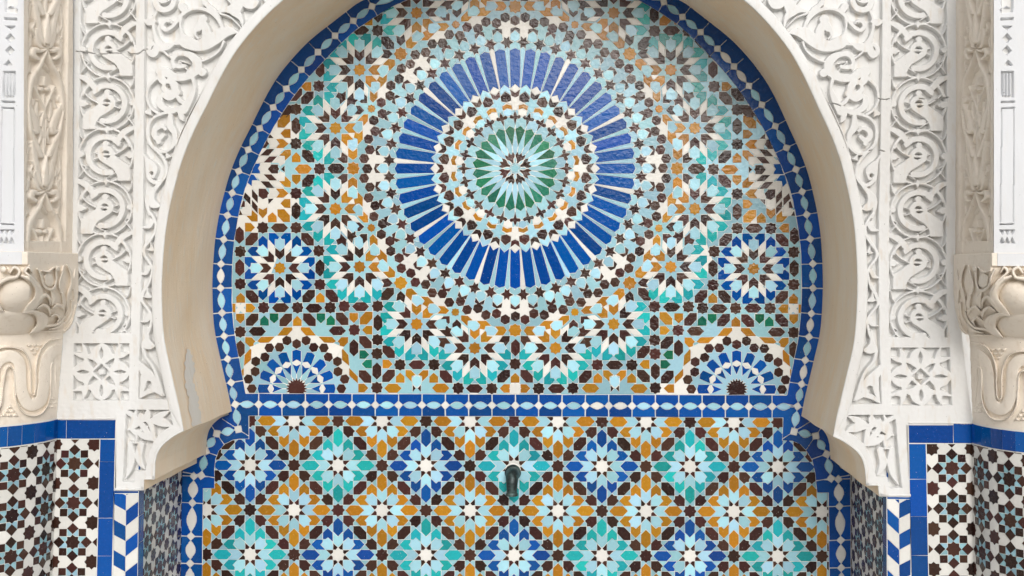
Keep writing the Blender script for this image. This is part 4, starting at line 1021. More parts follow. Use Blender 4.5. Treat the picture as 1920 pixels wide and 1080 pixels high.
# plain wall above the picture, with the crown of the arch cut out
def upper_wall():
    P = [facade_P(0), facade_P(1)]
    for side in (0, 1):
        top = at(np.array([600.]), np.array([-900.]), 0.0)[0][2]
        es = [(x, y) for x, y in left_in if y < -60]
        rx = float(np.interp(-64, [p[1] for p in left_ro], [p[0] for p in left_ro]))
        pts = es + [(rx, -64)]
        pts = [(953.5, es[0][1])] + pts
        V = []; F = []
        low_ = P[side](np.array([p[0] for p in pts] + [96.]), np.array([p[1] for p in pts] + [-64.]), np.full(len(pts) + 1, 0.0))
        if side: low_[0][0] = low_[0][0]
        n = len(low_)
        for v in low_: V.append(v); V.append((v[0], v[1], top))
        for i in range(n - 1):
            f = (2 * i, 2 * i + 2, 2 * i + 3, 2 * i + 1); F.append(f if side else f[::-1])
        link('upper_wall', mesh(V, F), PW, arch)
upper_wall()

# ================================================================== lower walls: brown and white star tiles
def dado_tiles(u0, u1, v0, v1, ux, uy, p=73.6, pu=None, kv=1.0):
    pu = pu or p; k = p / 73.6; ku = pu / 73.6; T_ = []
    st = star8(14.6, 10.6)
    for i in range(int((u0 - ux) / pu) - 1, int((u1 - ux) / pu) + 2):
        for j in range(int((v0 - uy) / p) - 1, int((v1 - uy) / p) + 2):
            cx, cy = ux + i * pu, uy + j * p
            S_ = lambda pts, x=0, y=0: [(cx + (a + x) * ku, cy + (b + y) * k) for a, b in pts]
            T_.append((S_(st), 'brown', 'star_tile')); T_.append((S_(st, 36.8, 36.8), 'brown', 'star_tile'))
            for a in range(4):
                an = a * math.pi / 2
                T_.append((S_(poly_r(4, 11.1, 0), 25.7 * math.cos(an), 25.6 * math.sin(an)), 'brown', 'square_tile'))
                q = an + math.pi / 4
                T_.append((S_(poly_r(4, 10.3, math.pi / 4), 25.6 * math.cos(q), 25.6 * math.sin(q)), 'brown', 'square_tile'))
    dom = [(u0, v0), (u1, v0), (u1, v1), (u0, v1)]
    out = []
    for q, c, n in T_:
        q = clip_convex(q if area(q) > 0 else q[::-1], dom)
        if len(q) >= 3 and area(q) > 5: out.append((q, c, n))
    out = dedupe(out, .8)
    for q in fillers([dom], [t[0] for t in out], neck=.95, sc=3):
        x = sum(a for a, _ in q) / len(q); y = sum(b for _, b in q) / len(q)
        du = (x - ux) / pu; dv = (y - uy) / p; du -= round(du); dv -= round(dv)
        out.append((q, 'fill' if math.hypot(du, dv) * 73.6 < 24.5 else 'white', 'filler_tile'))
    return out
def rects(edges_u, v0, v1): return [([(a, v0), (b, v0), (b, v1), (a, v1)], 'blue', 'border_tile') for a, b in zip(edges_u[:-1], edges_u[1:])]
def rects_v(u0, u1, ev): return [([(u0, a), (u1, a), (u1, b), (u0, b)], 'blue', 'border_tile') for a, b in zip(ev[:-1], ev[1:])]
VB = 1128.0
dl = thing('star_tile_dado_panel', 'flat panel of brown star tiles in a blue frame, left of the arch', 'tile panel')
P_dl = lambda u, v, h: (lambda w: np.stack([w[:, 0], w[:, 1] - h, w[:, 2]], 1))(at(u - .024 * (v - 800), v, .004))
tl = dado_tiles(105.5, 188.0, 823.5, VB, 142.0, 869.0)
tl += rects([105.5, 125.5, 217.2], 785.5, 822.3) + rects_v(189, 217.2, [823.4, 865.5, 971, 1042, VB])
mosaic(dl, P_dl, tl, th=.003)
bed('grout_bed', [(104, 784), (218.5, 784), (218.5, VB), (104, VB)], dl, GR, P_dl, .0024)
dr = thing('star_tile_dado_panel', 'flat panel of brown star tiles in a blue frame, right of the arch', 'tile panel')
P_dr = lambda u, v, h: (lambda w: np.stack([w[:, 0], w[:, 1] - h, w[:, 2]], 1))(at(u + .019 * (v - 800), v, .004))
tr = dado_tiles(1736.0, 1823.5, 832.0, VB, 1783.0, 877.8, p=75.7)
tr += rects([1703.0, 1786.5, 1823.5], 793.5, 830.8) + rects_v(1703, 1735, [832, 898, 968, 1041, VB])
mosaic(dr, P_dr, tr, th=.003)
bed('grout_bed', [(1702, 791), (1825, 791), (1825, VB), (1702, VB)], dr, GR, P_dr, .0024)

# chevron strips on the front edges of the niche
def chevrons(side):
    T_ = []
    if side == 0: xl_, xm, xr, sgn = 214.0, 236.5, 259.5, 1; yl0, ym0, yr0 = 902.0 - 57.5, 957.5 - 57.5, 939.2 - 57.5; cols = ('white', 'blue')
    else: xl_, xm, xr = 1663.0, 1685.3, 1706.5; yl0, ym0, yr0 = 951.5 - 57.5, 972.5 - 57.5, 961.5 - 57.5
    P = 28.6 if side == 0 else 29.0
    y_l = 945.0 - 4 * P if side == 0 else 951.7 - 4 * P      # a joint on the left edge
    y_m = 957.5 - 4 * P if side == 0 else 972.5 - 4 * P
    y_r = 939.2 - 4 * P if side == 0 else 961.3 - 4 * P
    for i in range(12):
        a, b2 = i * P, (i + 1) * P
        cl = ('white', 'blue')[i % 2] if side == 0 else ('blue', 'white')[i % 2]
        cr_ = ('blue', 'white')[i % 2] if side == 0 else ('white', 'blue')[i % 2]
        T_.append(([(xl_, y_l + a), (xm, y_m + a), (xm, y_m + b2), (xl_, y_l + b2)], cl, 'chevron_tile'))
        T_.append(([(xm, y_m + a), (xr, y_r + a), (xr, y_r + b2), (xm, y_m + b2)], cr_, 'chevron_tile'))
    top = [925.0, 926.0] if side == 0 else [936.0, 938.0]
    dom = [(xl_, top[0]), (xr, top[0]), (xr, VB), (xl_, VB)]
    tb = 920.3 if side == 0 else 931.6
    out = []
    for q, c, n in T_:
        q = clip_convex(q if area(q) > 0 else q[::-1], dom)
        if len(q) >= 3: out.append((q, c, n))
    out.append(([(xl_, tb), (xr, tb), (xr, top[0] - .8), (xl_, top[0] - .8)] if side == 0 else [(xl_, tb), (xr, tb), (xr, top[0] - .8), (xl_, top[0] - .8)], 'blue', 'border_tile'))
    return out, (xl_, xr)
for side in (0, 1):
    t_ = thing('chevron_tile_strip', 'blue and white chevron tile strip at the %s edge of the niche' % ('left' if side == 0 else 'right'), 'tile strip')
    tiles, (a, b2) = chevrons(side)
    sl = -.012 if side == 0 else .004
    P_c = lambda u, v, h, sl=sl: (lambda w: np.stack([w[:, 0], w[:, 1] - h, w[:, 2]], 1))(at(u + sl * (v - 1000), v, .004))
    mosaic(t_, P_c, tiles, th=.003)
    bed('grout_bed', [(a - 1, 920 if side == 0 else 931.2), (b2 + .5, 920 if side == 0 else 931.2), (b2 + .5, VB), (a - 1, VB)], t_, GR, P_c, .0024)

# inner side walls of the niche
for side in (0, 1):
    t_ = thing('niche_side_wall', 'inner side wall of the niche at the %s, small brown and white star tiles seen edge on' % ('left' if side == 0 else 'right'), 'tiled wall')
    A_ = at(np.array([259.0 if side == 0 else 1664.0]), np.array([1000.]), 0.017)[0]; B_ = at(np.array([339.5 if side == 0 else 1597.0]), np.array([1000.]), YB - .002)[0]
    S_LEN = 262.0; sg = 1 if side == 0 else -1
    nrm = np.array([(B_ - A_)[1], -(B_ - A_)[0]]) * sg; nrm /= np.linalg.norm(nrm)
    def P_s(s, v, h, A_=A_, B_=B_, nrm=nrm):
        z = at(np.full_like(v, 600.), v, 0.)[:, 2]; t = s / S_LEN
        return np.stack([A_[0] + (B_[0] - A_[0]) * t + nrm[0] * h, A_[1] + (B_[1] - A_[1]) * t + nrm[1] * h, z], 1)
    VS = 1235.0; tiles = dado_tiles(27, S_LEN, 860, VS, 44, 960 if side == 0 else 925, p=72.0, pu=80.0)
    tiles += rects_v(0, 26, [860, 922, 973, 1024, 1075, VS])
    mosaic(t_, P_s, tiles, th=.0015, flip=bool(side), grout=.4)
    bed('grout_bed', [(0, 858), (S_LEN, 858), (S_LEN, VS), (0, VS)] if side == 0 else [(0, 858), (0, VS), (S_LEN, VS), (S_LEN, 858)], t_, GR, P_s, .0009)
    if side: 
        me = t_.children[-1].data; me.flip_normals()

# ================================================================== round engaged columns
RC = 178 * M_PX
def corner_x(side, y):
    y = np.asarray(y, float)
    return np.interp(y, [0, 470, 640, 785, 1080, 1140], [137, 131, 118, 106.5, 96, 94]) if side == 0 else np.interp(y, [0, 470, 640, 793, 1080, 1140], [1791, 1792, 1818, 1823.3, 1829, 1830])
for side in (0, 1):
    sg = -1 if side == 0 else 1
    t_ = thing('tiled_column_base', 'round column base clad in brown and white star tiles at the %s edge' % ('left' if side == 0 else 'right'), 'column base')
    def P_c(s, v, h, side=side, sg=sg):
        w0 = at(corner_x(side, v), v, 0.0); ph = s * M_PX / RC
        X = w0[:, 0] + sg * (RC - (RC + h) * np.cos(ph)); Y = -(RC + h) * np.sin(ph)
        return np.stack([X, Y, w0[:, 2]], 1)
    v0 = 0 if side == 0 else 8
    # unrolled: s runs from the corner outwards; for the left column that is leftwards, so faces turn
    tiles = dado_tiles(1.5, 262, 823.5 + v0, VB, 36.8, 873.5 + v0, p=73.6)
    tiles += [(q, c, n) for q, c, n in rects([1.5] + [16 + 27 * k for k in range(10)], 785.5 + v0, 822 + v0)]
    mosaic(t_, P_c, tiles, th=.003, flip=(side == 0))
    us = np.linspace(0, 265, 40); V = np.vstack([P_c(us, np.full(40, 783. + v0), np.full(40, .0023)), P_c(us, np.full(40, VB), np.full(40, .0023))])
    F = [(i, i + 40, i + 41, i + 1) if side else (i, i + 1, i + 41, i + 40) for i in range(39)]
    link('grout_bed', mesh(V, F), GR, t_)

# ================================================================== pilasters with carved sides and leafy capitals
def build_pilaster(side):
    sd_ = 'left' if side == 0 else 'right'
    t_ = thing('carved_pilaster', 'tall pilaster at the %s with vine-carved inner side above a leafy capital' % sd_, 'pilaster')
    M = (lambda x: x) if side == 0 else None
    xf = 45.0 if side == 0 else 1863.5      # front inner edge
    XS = at(np.array([xf]), np.array([300.]), YF)[0][0]
    sg = 1 if side == 0 else -1
    # -- front face
    fx0, fx1 = (-95, xf) if side == 0 else (xf, 2010)
    R = Rel(fx0, fx1, -66, 484, 1.0); R.H[:] = 0
    mm = (lambda x: x) if side == 0 else (lambda x: 1908.5 - x)
    gx = lambda y: -.018 * y if side == 0 else 0
    def cut(pts, d=.010):
        R.blob([(mm(x) + (-.018 * y if side == 0 else .0), y) for x, y in pts], 1.0, 1.2, curve=False, op='cut')
    R.H[:] = 1.0
    cut([(9, -20), (33, -20), (33, 8), (26, 17), (21, 10), (9, 14)]); cut([(9, 14), (21, 12), (33, 18), (32, 24), (10, 22)])
    cut([(8, 33), (32, 34), (32, 38), (9, 37)])
    for yy in (72, 95): cut([(20, yy - 9), (28, yy), (20, yy + 8), (12, yy)])
    cut([(11, 49), (29, 49), (21, 56)]); cut([(10, 122), (24, 122), (18, 113)])
    cut([(8, 134), (31, 134), (31, 176), (28, 182), (8, 182), (8, 140)])
    for xx in (13.5, 19.5, 25.5): R.stroke([(mm(xx) + gx(140), 138), (mm(xx) + gx(178), 178)], 3.4, e=1.0, curve=False)
    cut([(6, 189), (31, 190), (31, 193), (6, 192)]); cut([(6, 201), (30, 202), (30, 204), (6, 203)])
    R.stroke([(mm(7) + gx(206), 206), (mm(8.5) + gx(420), 416)], 1.0, h=.5, e=1.0, op='cut', curve=False); R.stroke([(mm(30) + gx(206), 206), (mm(33) + gx(420), 416)], 1.0, h=.5, e=1.0, op='cut', curve=False)
    cut([(8, 419), (33, 420), (33, 422), (8, 421)])
    for k_ in range(-1, 2):
        x_ = 20 + k_ * 9.5
        cut([(x_ - 4.6, 431), (x_ + 4.6, 431), (x_, 440)]); cut([(x_ - 4.6, 456), (x_ + 4.6, 456), (x_, 445)])
    R.H = (R.H - 1) * .015 + vnoise(R.X, R.Y, .05, 31 + side) * .0003
    def Pf(x, y, h): v = at(x, y, YF); v[..., 1] -= h; return v
    sheet('pilaster_front', R, Pf, None, PWB, t_)
    # -- inner side, carved
    x0, x1 = (45.0, 137.0) if side == 0 else (1791.5, 1863.5)
    q = (lambda x, y: (x, y)) if side == 0 else (lambda x, y: (1791.5 + (x - 137) * (72 / -92.), y))
    Rs = Rel(x0, x1, -66, 484, .7); Rs.H[:] = 1
    tilt = lambda y: -.012 * y if side == 0 else 0.0
    Z = lambda pts: [(q(x, y)[0] + tilt(y), y) for x, y in pts]
    Rs.blob(Z([(54, -70), (128, -70), (128, 452), (54, 452)]), 1.0, 1.4, curve=False, op='cut')
    kx_ = 1.0 if side == 0 else 72 / 92.
    def st(pts, w_, mode='ridge', h=1.0, mir=True, cxm=89.5):
        ww = [a * kx_ for a in w_] if hasattr(w_, '__len__') else w_ * kx_
        Rs.stroke(Z(pts), ww, h, mode, e=1.2)
        if mir: Rs.stroke(Z([(2 * cxm - x, y) for x, y in pts]), ww, h, mode, e=1.2)
    for y0 in (87 - 267, 87, 354, 354 + 267):
        fy = lambda pts: [(x, y0 + y) for x, y in pts]
        st(fy([(89.5, -62), (89.5, -30), (89.5, -9)]), [5, 12, 13], mir=False, h=1.25)                      # hanging bud
        st(fy([(66, -88), (72, -60), (79, -25), (84, -6), (89.5, 0)]), [7, 11, 10, 6, 4])
        st(fy([(89.5, 3), (80, 0), (75, -16), (73, -32)]), [4, 9, 11, 7], h=.85)
        st(fy([(89, 5), (78, 9), (68, 6), (65, 16), (73, 23)]), [4, 9, 12, 11, 9], h=1.1)
        st(fy([(89, 8), (78, 36), (64, 62), (59, 90), (58, 118)]), [5, 8, 10, 9, 7], h=1.1)
        st(fy([(60, -66), (58, -40), (64, -20), (60, 10), (60, 40), (68, 56)]), 4, h=.7)
        st(fy([(118, -70), (121, -40), (122, -10), (120, 30), (112, 62)]), 4, h=.7, mir=False)
        st(fy([(89.5, 58), (89.5, 72)]), [6, 9], mir=False, h=.8); st(fy([(84, 80), (83.5, 80)]), 11, h=.85)
        st(fy([(71, 76), (78, 92), (89, 120), (96, 150)]), [8, 6, 6, 5], h=.8)
        st(fy([(89.5, 90), (89.5, 170)]), 5, mir=False, h=.7)
        # lower flower half way
        st(fy([(60, 110), (66, 128), (72, 145), (74, 160), (66, 158)]), [8, 13, 15, 13, 7], h=1.0)
        st(fy([(57, 120), (62, 155), (72, 182), (82, 205)]), [6, 8, 10, 11], h=1.1)
        st(fy([(77, 105), (76, 125), (80, 140)]), [5, 8, 4], h=.7); st(fy([(86, 130), (88, 180), (89.5, 205)]), [4, 5, 6], h=.8)
        st(fy([(58, 190), (66, 178), (60, 210), (56, 240)]), 4, h=.6)
        st(fy([(57, -20), (62, -8), (58, 6)]), [3, 8, 3], h=.7); st(fy([(56, 26), (61, 40), (57, 56)]), [3, 7, 3], h=.7)
        st(fy([(78, 48), (84, 40), (89.5, 30)]), [3, 5, 4], h=.6); st(fy([(72, 100), (66, 118), (60, 135)]), [4, 6, 3], h=.7)
        st(fy([(100, 100), (84, 128), (74, 150)]), 3.6, h=.6); st(fy([(57, 84), (62, 98), (58, 112)]), [3, 8, 3], h=.7)
        st(fy([(80, 150), (84, 165), (80, 182)]), [4, 8, 4], h=.8); st(fy([(66, 214), (72, 222), (78, 236)]), [3, 7, 3], h=.7); st(fy([(60, 236), (70, 250), (78, 262)]), 3.4, h=.6)
        st(fy([(70, -46), (66, -34), (70, -20)]), [3, 6, 3], h=.8)
    Rs.H = (Rs.H - 1) * .015 + vnoise(Rs.X, Rs.Y, .08, 41 + side) * .0003
    # keep the frame crisp
    def Psd(x, y, h, XS=XS):
        px = np.asarray(x, float); Y = np.zeros_like(px)
        for _ in range(3):
            w_ = at(px, y, Y); 
            # slide along the ray until x equals the plane
            d = w_ - np.array([0, -D, CAM_Z]); tt = XS / d[:, 0]; w_ = np.array([0, -D, CAM_Z]) + d * tt[:, None]; Y = w_[:, 1]
        w_[:, 0] += sg * h
        return w_
    sheet('vine_panel', Rs, Psd, None, PC, t_)
    # -- ledge
    zt = at(np.array([100. if side == 0 else 1810.]), np.array([474.5 if side == 0 else 477.]), 0.)[0][2]; zb = at(np.array([20. if side == 0 else 1880.]), np.array([496.5 if side == 0 else 499.5]), YF)[0][2]
    xi = at(np.array([147.5 if side == 0 else 1787.0]), np.array([480.]), 0.)[0][0]; xo = at(np.array([-95. if side == 0 else 2010.]), np.array([480.]), YF)[0][0]
    a, b2 = min(xi, xo), max(xi, xo); yf = YF - .010
    def boxm(x0, x1, y0, y1, z0, z1): return [(x0, y0, z0), (x1, y0, z0), (x1, y1, z0), (x0, y1, z0), (x0, y0, z1), (x1, y0, z1), (x1, y1, z1), (x0, y1, z1)], [(0, 3, 2, 1), (4, 5, 6, 7), (0, 1, 5, 4), (1, 2, 6, 5), (2, 3, 7, 6), (3, 0, 4, 7)]
    V, F = boxm(a, b2, yf, -.001, zb, zt); me = mesh(V, F); o = link('ledge', me, PC, t_)
    bv = o.modifiers.new('b', 'BEVEL'); bv.width = .0025; bv.segments = 2
    # white wash on the front of the ledge
    V, F = boxm(a + (.012 if side else 0), b2 - (0 if side else .012), yf - .0016, yf + .001, zb + .001, zt - .001); link('ledge_paint', mesh(V, F), PWB, t_)
    # -- capital and serpentine band: relief on a form that passes from square to round
    X0, X1 = (-95, 149) if side == 0 else (1786, 2010)
    yb = 812.0 if side == 0 else 822.0; vlim = 786.8 if side == 0 else 794.8
    Rk = Rel(X0, X1, 494, yb, .9); Rk.H[:] = 0
    if side == 0: w3 = lambda x, y: (x, y)
    else: w3 = lambda x, y: (1936.0 - x * 1.0 - .008 * (y - 500) * 0 , y + 8 * min(1, max(0, (y - 500) / 140)))
    Hh = lambda pts: [w3(x / 3.176, 470 + y / 3.176) for x, y in pts]; hk = 1 / 3.176
    K = lambda pts, w_, h=1.0, mode='ridge': Rk.stroke(Hh(pts), [a_ * hk for a_ in w_] if hasattr(w_, '__len__') else w_ * hk, h, mode, e=1.1)
    # relief in units of 10 mm
    K([(95, 262), (95, 285)], 200, 2.2, 'round'); K([(-30, 440), (60, 425), (150, 430)], [120, 150, 120], 2.0, 'round')
    K([(-100, 450), (-30, 440)], [60, 120], 1.8, 'round')
    K([(60, 130), (85, 100), (115, 120), (100, 155), (50, 165), (0, 190), (-40, 215)], [18, 24, 26, 26, 30, 30, 26], 3.0)
    K([(130, 150), (190, 175), (230, 230), (225, 290), (180, 340), (130, 372)], [24, 36, 50, 60, 54, 8], 2.7)
    K([(190, 130), (170, 100), (150, 125), (175, 150), (215, 185), (240, 240)], [12, 20, 24, 22, 20, 10], 3.0)
    K([(-60, 290), (-20, 330), (22, 366)], [60, 50, 8], 2.6)
    K([(140, 370), (200, 365), (235, 390), (240, 440), (210, 470), (175, 495)], [12, 30, 50, 50, 34, 8], 2.9)
    K([(215, 365), (260, 380), (275, 420), (240, 465), (180, 497)], [14, 26, 34, 30, 8], 2.6)
    K([(200, 345), (240, 290), (270, 265), (295, 285), (300, 325)], [14, 26, 26, 22, 12], 2.8)
    K([(220, 345), (260, 325), (290, 345), (300, 385)], [14, 24, 24, 12], 2.8)
    K([(310, 345), (340, 325), (370, 335), (385, 365)], [12, 22, 22, 10], 2.6); K([(300, 395), (330, 380), (355, 400), (340, 430)], [10, 20, 22, 10], 2.6)
    K([(225, 110), (245, 150), (258, 200), (285, 228), (320, 225), (335, 180), (335, 110)], [14, 18, 20, 22, 22, 18, 14], 2.5); K([(250, 120), (290, 125), (325, 100)], [10, 14, 12], 2.5); K([(290, 160), (295, 185)], [60, 66], 1.7)
    K([(345, 105), (345, 110)], 30, 3.0); K([(20, 112), (21, 112)], 44, 3.0)
    K([(380, 90), (370, 140), (355, 200), (360, 250)], [10, 18, 18, 10], 2.4); K([(400, 85), (425, 140), (430, 200), (410, 260), (395, 340)], [10, 22, 26, 24, 10], 2.5); K([(450, 110), (440, 200), (442, 300)], [8, 16, 10], 2.0)
    K([(300, 230), (320, 280), (310, 330)], [12, 34, 14], 1.8); K([(370, 250), (385, 310), (372, 350)], [20, 34, 12], 1.8)
    K([(430, 300), (425, 370), (395, 420), (350, 455), (290, 470)], [16, 22, 22, 22, 10], 2.3); K([(400, 350), (385, 400), (340, 440), (280, 450), (230, 470)], [12, 20, 22, 20, 8], 2.5)
    K([(450, 330), (430, 420), (385, 475), (330, 480), (250, 480)], [10, 16, 20, 16, 8], 2.0)
    # serpentine
    sp = [(-140, 900), (-95, 880), (-85, 780), (-80, 700), (-60, 620), (0, 590), (70, 595), (125, 640), (140, 720), (142, 800), (150, 870), (190, 900), (235, 870), (250, 790), (255, 700), (270, 620), (310, 575), (370, 585)]
    cen = [(-130, 905), (-40, 905), (0, 850), (12, 760), (28, 690), (60, 650), (90, 690), (100, 780), (115, 870), (150, 925), (200, 925), (250, 880), (275, 800), (290, 700), (310, 640)]
    S5 = [(-60, 640), (-20, 605), (30, 600), (90, 620), (118, 680), (124, 760), (130, 840), (150, 890), (185, 910), (225, 885), (240, 820), (246, 740), (252, 660), (275, 600), (325, 570), (365, 575)]
    body = [(-75, 760), (-60, 690), (-30, 650), (20, 640), (80, 650), (110, 700), (118, 780), (130, 850), (165, 905), (215, 905), (255, 860), (270, 780), (278, 690), (300, 620), (350, 590)]
    for wdt, hh in ((96, .55),):
        K([(-40, 760), (-30, 690), (10, 640), (70, 628), (115, 670), (122, 760), (130, 840), (160, 905), (200, 918), (245, 885), (262, 800), (266, 720), (285, 640), (330, 590), (372, 590)], [80] * 13 + [70, 60], .9)
    for off in (0,):
        K([(-90, 760), (-78, 660), (-20, 592), (60, 575), (140, 600), (178, 680), (185, 780), (187, 850), (208, 852), (216, 780), (216, 690), (240, 600), (290, 540), (370, 522)], [13] * 14, 1.2)
        K([(-10, 960), (10, 900), (20, 800), (38, 710), (60, 692), (82, 720), (88, 800), (98, 900), (140, 965), (200, 985), (260, 960), (298, 880), (304, 780), (306, 690), (318, 665)], [13] * 15, 1.2)
    K([(0, 1000), (10, 930), (20, 820), (30, 740)], 8, .7); K([(330, 680), (335, 800), (345, 900)], [10, 12, 8], .6); K([(356, 560), (360, 760), (362, 990)], [7, 7, 7], .8)
    for cxn, cyn, up in ((205, 560, 1), (60, 985, -1), (315, 935, -1), (-60, 985, -1)):
        for rrow in range(3):
            for c_ in range(3 - rrow):
                xx = cxn + (c_ - (2 - rrow) / 2) * 34; yy = cyn + up * rrow * 24
                Rk.blob(Hh([(xx - 14, yy), (xx + 14, yy), (xx, yy + up * 16)]), .65, 1.1, curve=False)
    Rk.H = Rk.H * np.where(Rk.Y > 636, .0125, .0098)
    Rk.H += vnoise(Rk.X, Rk.Y, .06, 51 + side) * .0006
    def F_round(px, y):
        c = at(corner_x(side, y), y, 0.)[:, 0]; ph = np.linspace(0, 1.75, 60); out = np.zeros_like(px)
        # image x of the column surface relative to the corner, tabulated once for the mean corner
        Xc = c[:, None] + (-1 if side == 0 else 1) * (RC - RC * np.cos(ph))[None]; Yc = -(RC * np.sin(ph))[None]
        pxt = PPX + Xc * F_PX / (D + Yc)
        # interpolate row by row (rows share y)
        return Xc, Yc, pxt, ph
    ny, nx_ = Rk.X.shape
    FR = np.zeros_like(Rk.X); FS = np.zeros_like(Rk.X); roll = np.tan(ROLL)
    for i in range(ny):
        y = Rk.ys[i]; Xc, Yc, pxt, ph = F_round(np.array([0.]), np.array([y]))
        dx = corner_x(side, y) - pxt[0][0]; t = pxt[0] + dx; f = -Yc[0]
        FR[i] = np.interp(-Rk.xs if side == 0 else Rk.xs, -t if side == 0 else t, f, left=0)
        ye = 0 if side == 0 else 3
        xe = np.interp(y, [494, 540, 574 + ye, 608 + ye, 622 + ye, 640 + ye, 800], [148, 148, 145, 136, 126, 118, 106]) if side == 0 else np.interp(y, [494, 545, 580, 618, 632, 648, 800], [1787, 1787, 1790, 1799, 1808, 1818, 1823])
        Xe = (xe - PPX) * D / F_PX
        with np.errstate(divide='ignore', invalid='ignore'):
            Yd = Xe * F_PX / (Rk.xs - PPX) - D
        FS[i] = np.clip(-Yd, 0, -YF)
        FS[i] = np.where((Rk.xs > xe) if side == 0 else (Rk.xs < xe), 0, FS[i])
    t = np.clip((Rk.Y - 500) / 132, 0, 1); t = t * t * (3 - 2 * t)
    base = FS * (1 - t) + FR * t
    bulge = .03 * np.exp(-((Rk.Y - 575) / 38) ** 2) * np.clip(base / .08, 0, 1)
    base = base * 1.0 + bulge
    inside = base > 1e-4
    veq = 505 + (Rk.Y - 505) * (D - base) / D; okc = (inside & (veq < vlim)); okc = okc[:-1, :-1] & okc[1:, :-1] & okc[:-1, 1:] & okc[1:, 1:]
    Hk = np.where(inside, base + Rk.H * np.clip(base / .05, .25, 1), -.003)
    Rk.H = Hk
    def Pk(x, y, h): return at(x, y, -np.asarray(h))
    sheet('capital', Rk, Pk, lambda X, Y: (Y < 640) & okc, PC, t_); sheet('serpentine_band', Rk, Pk, lambda X, Y: (Y >= 640) & okc, PC, t_)
    # solid core behind the faces, so that no light leaks
    z0 = at(np.array([300.]), np.array([470.]), 0.)[0][2]; z1 = z0 + 1.6
    c0, c1 = (xo, XS - .022) if side == 0 else (XS + .022, xo)
    V, F = boxm(c0, c1, YF + .012, .01, zt, z1); link('core', mesh(V, F), PW, t_)
    zbm = at(np.array([300.]), np.array([VB]), 0.)[0][2]
    return t_
build_pilaster(0); build_pilaster(1)

# ================================================================== spout
sp = thing('water_spout', 'dark bronze spout bent down in the middle of the lower mosaic', 'spout')
SP = at(np.array([961.8]), np.array([887.]), YB)[0]; kk = D * (1 + .14) / F_PX
def tube(path, rad, seg=24, cap=True):
    V = []; F = []; P = [Vector(p) for p in path]
    for i, p in enumerate(P):
        d = (P[min(i + 1, len(P) - 1)] - P[max(i - 1, 0)]).normalized(); s_d = Vector((1, 0, 0)); u = s_d.cross(d).normalized()
        for k in range(seg):
            a = 2 * math.pi * k / seg; V.append(p + s_d * (rad[i] * math.cos(a)) + u * (rad[i] * math.sin(a)))
    for i in range(len(P) - 1):
        for k in range(seg): F.append((i * seg + k, i * seg + (k + 1) % seg, (i + 1) * seg + (k + 1) % seg, (i + 1) * seg + k))
    if cap: F.append(tuple(range(seg))[::-1]); F.append(tuple(range((len(P) - 1) * seg, len(P) * seg)))
    return V, F
bm_, n, b = base_mat('weathered bronze'); L = n.links.new
nz = n.nodes.new('ShaderNodeTexNoise'); nz.inputs['Scale'].default_value = 60; nz.inputs['Detail'].default_value = 6
g_ = n.nodes.new('ShaderNodeNewGeometry'); L(g_.outputs['Position'], nz.inputs['Vector'])
rp = n.nodes.new('ShaderNodeValToRGB'); rp.color_ramp.elements[0].position = .42; rp.color_ramp.elements[0].color = (.035, .045, .045, 1); rp.color_ramp.elements[1].position = .72; rp.color_ramp.elements[1].color = (.11, .17, .16, 1)
L(nz.outputs[0], rp.inputs[0]); L(rp.outputs[0], b.inputs['Base Color']); b.inputs['Metallic'].default_value = .75; b.inputs['Roughness'].default_value = .42
bpn = n.nodes.new('ShaderNodeBump'); bpn.inputs['Distance'].default_value = .002; bpn.inputs['Strength'].default_value = .5; L(nz.outputs[0], bpn.inputs['Height']); L(bpn.outputs[0], b.inputs['Normal'])
u = kk
path = [(SP[0], SP[1] + .01, SP[2]), (SP[0], SP[1] - 18 * u, SP[2])]; rad = [13.0 * u, 13.0 * u]
for i in range(1, 11):
    a = i / 10 * math.pi / 2; path.append((SP[0], SP[1] - 18 * u - 16 * u * math.sin(a), SP[2] - 16 * u * (1 - math.cos(a)))); rad.append((13.4 - 3.2 * i / 10) * u)
path += [(SP[0], SP[1] - 34 * u, SP[2] - 26 * u), (SP[0], SP[1] - 34 * u, SP[2] - 34 * u)]; rad += [9.6 * u, 10.0 * u]
V, F = tube(path, rad); link('pipe', mesh(V, F), bm_, sp, smooth=True)
zb_ = SP[2] - 33 * u; y_ = SP[1] - 34 * u
V, F = tube([(SP[0], y_, zb_ + 3 * u), (SP[0], y_, zb_), (SP[0], y_, zb_ - 2.5 * u), (SP[0], y_, zb_ - 3.2 * u)], [9.6 * u, 11.2 * u, 11.4 * u, 10.6 * u]); link('mouth_ring', mesh(V, F), bm_, sp, smooth=False)
V, F = tube([(SP[0], SP[1] + .002, SP[2] + 1.5 * u), (SP[0], SP[1] - 5.5 * u, SP[2] + 1.5 * u), (SP[0], SP[1] - 7 * u, SP[2] + 1.5 * u)], [15.5 * u, 15.2 * u, 13.6 * u]); link('wall_collar', mesh(V, F), bm_, sp, smooth=False)
V, F = tube([(SP[0], SP[1] - .004, SP[2] + 4 * u), (SP[0], SP[1] - .0062, SP[2] + 4 * u)], [15.5 * u, 13.5 * u]); link('lime_seal', mesh(V, F), GR, sp)

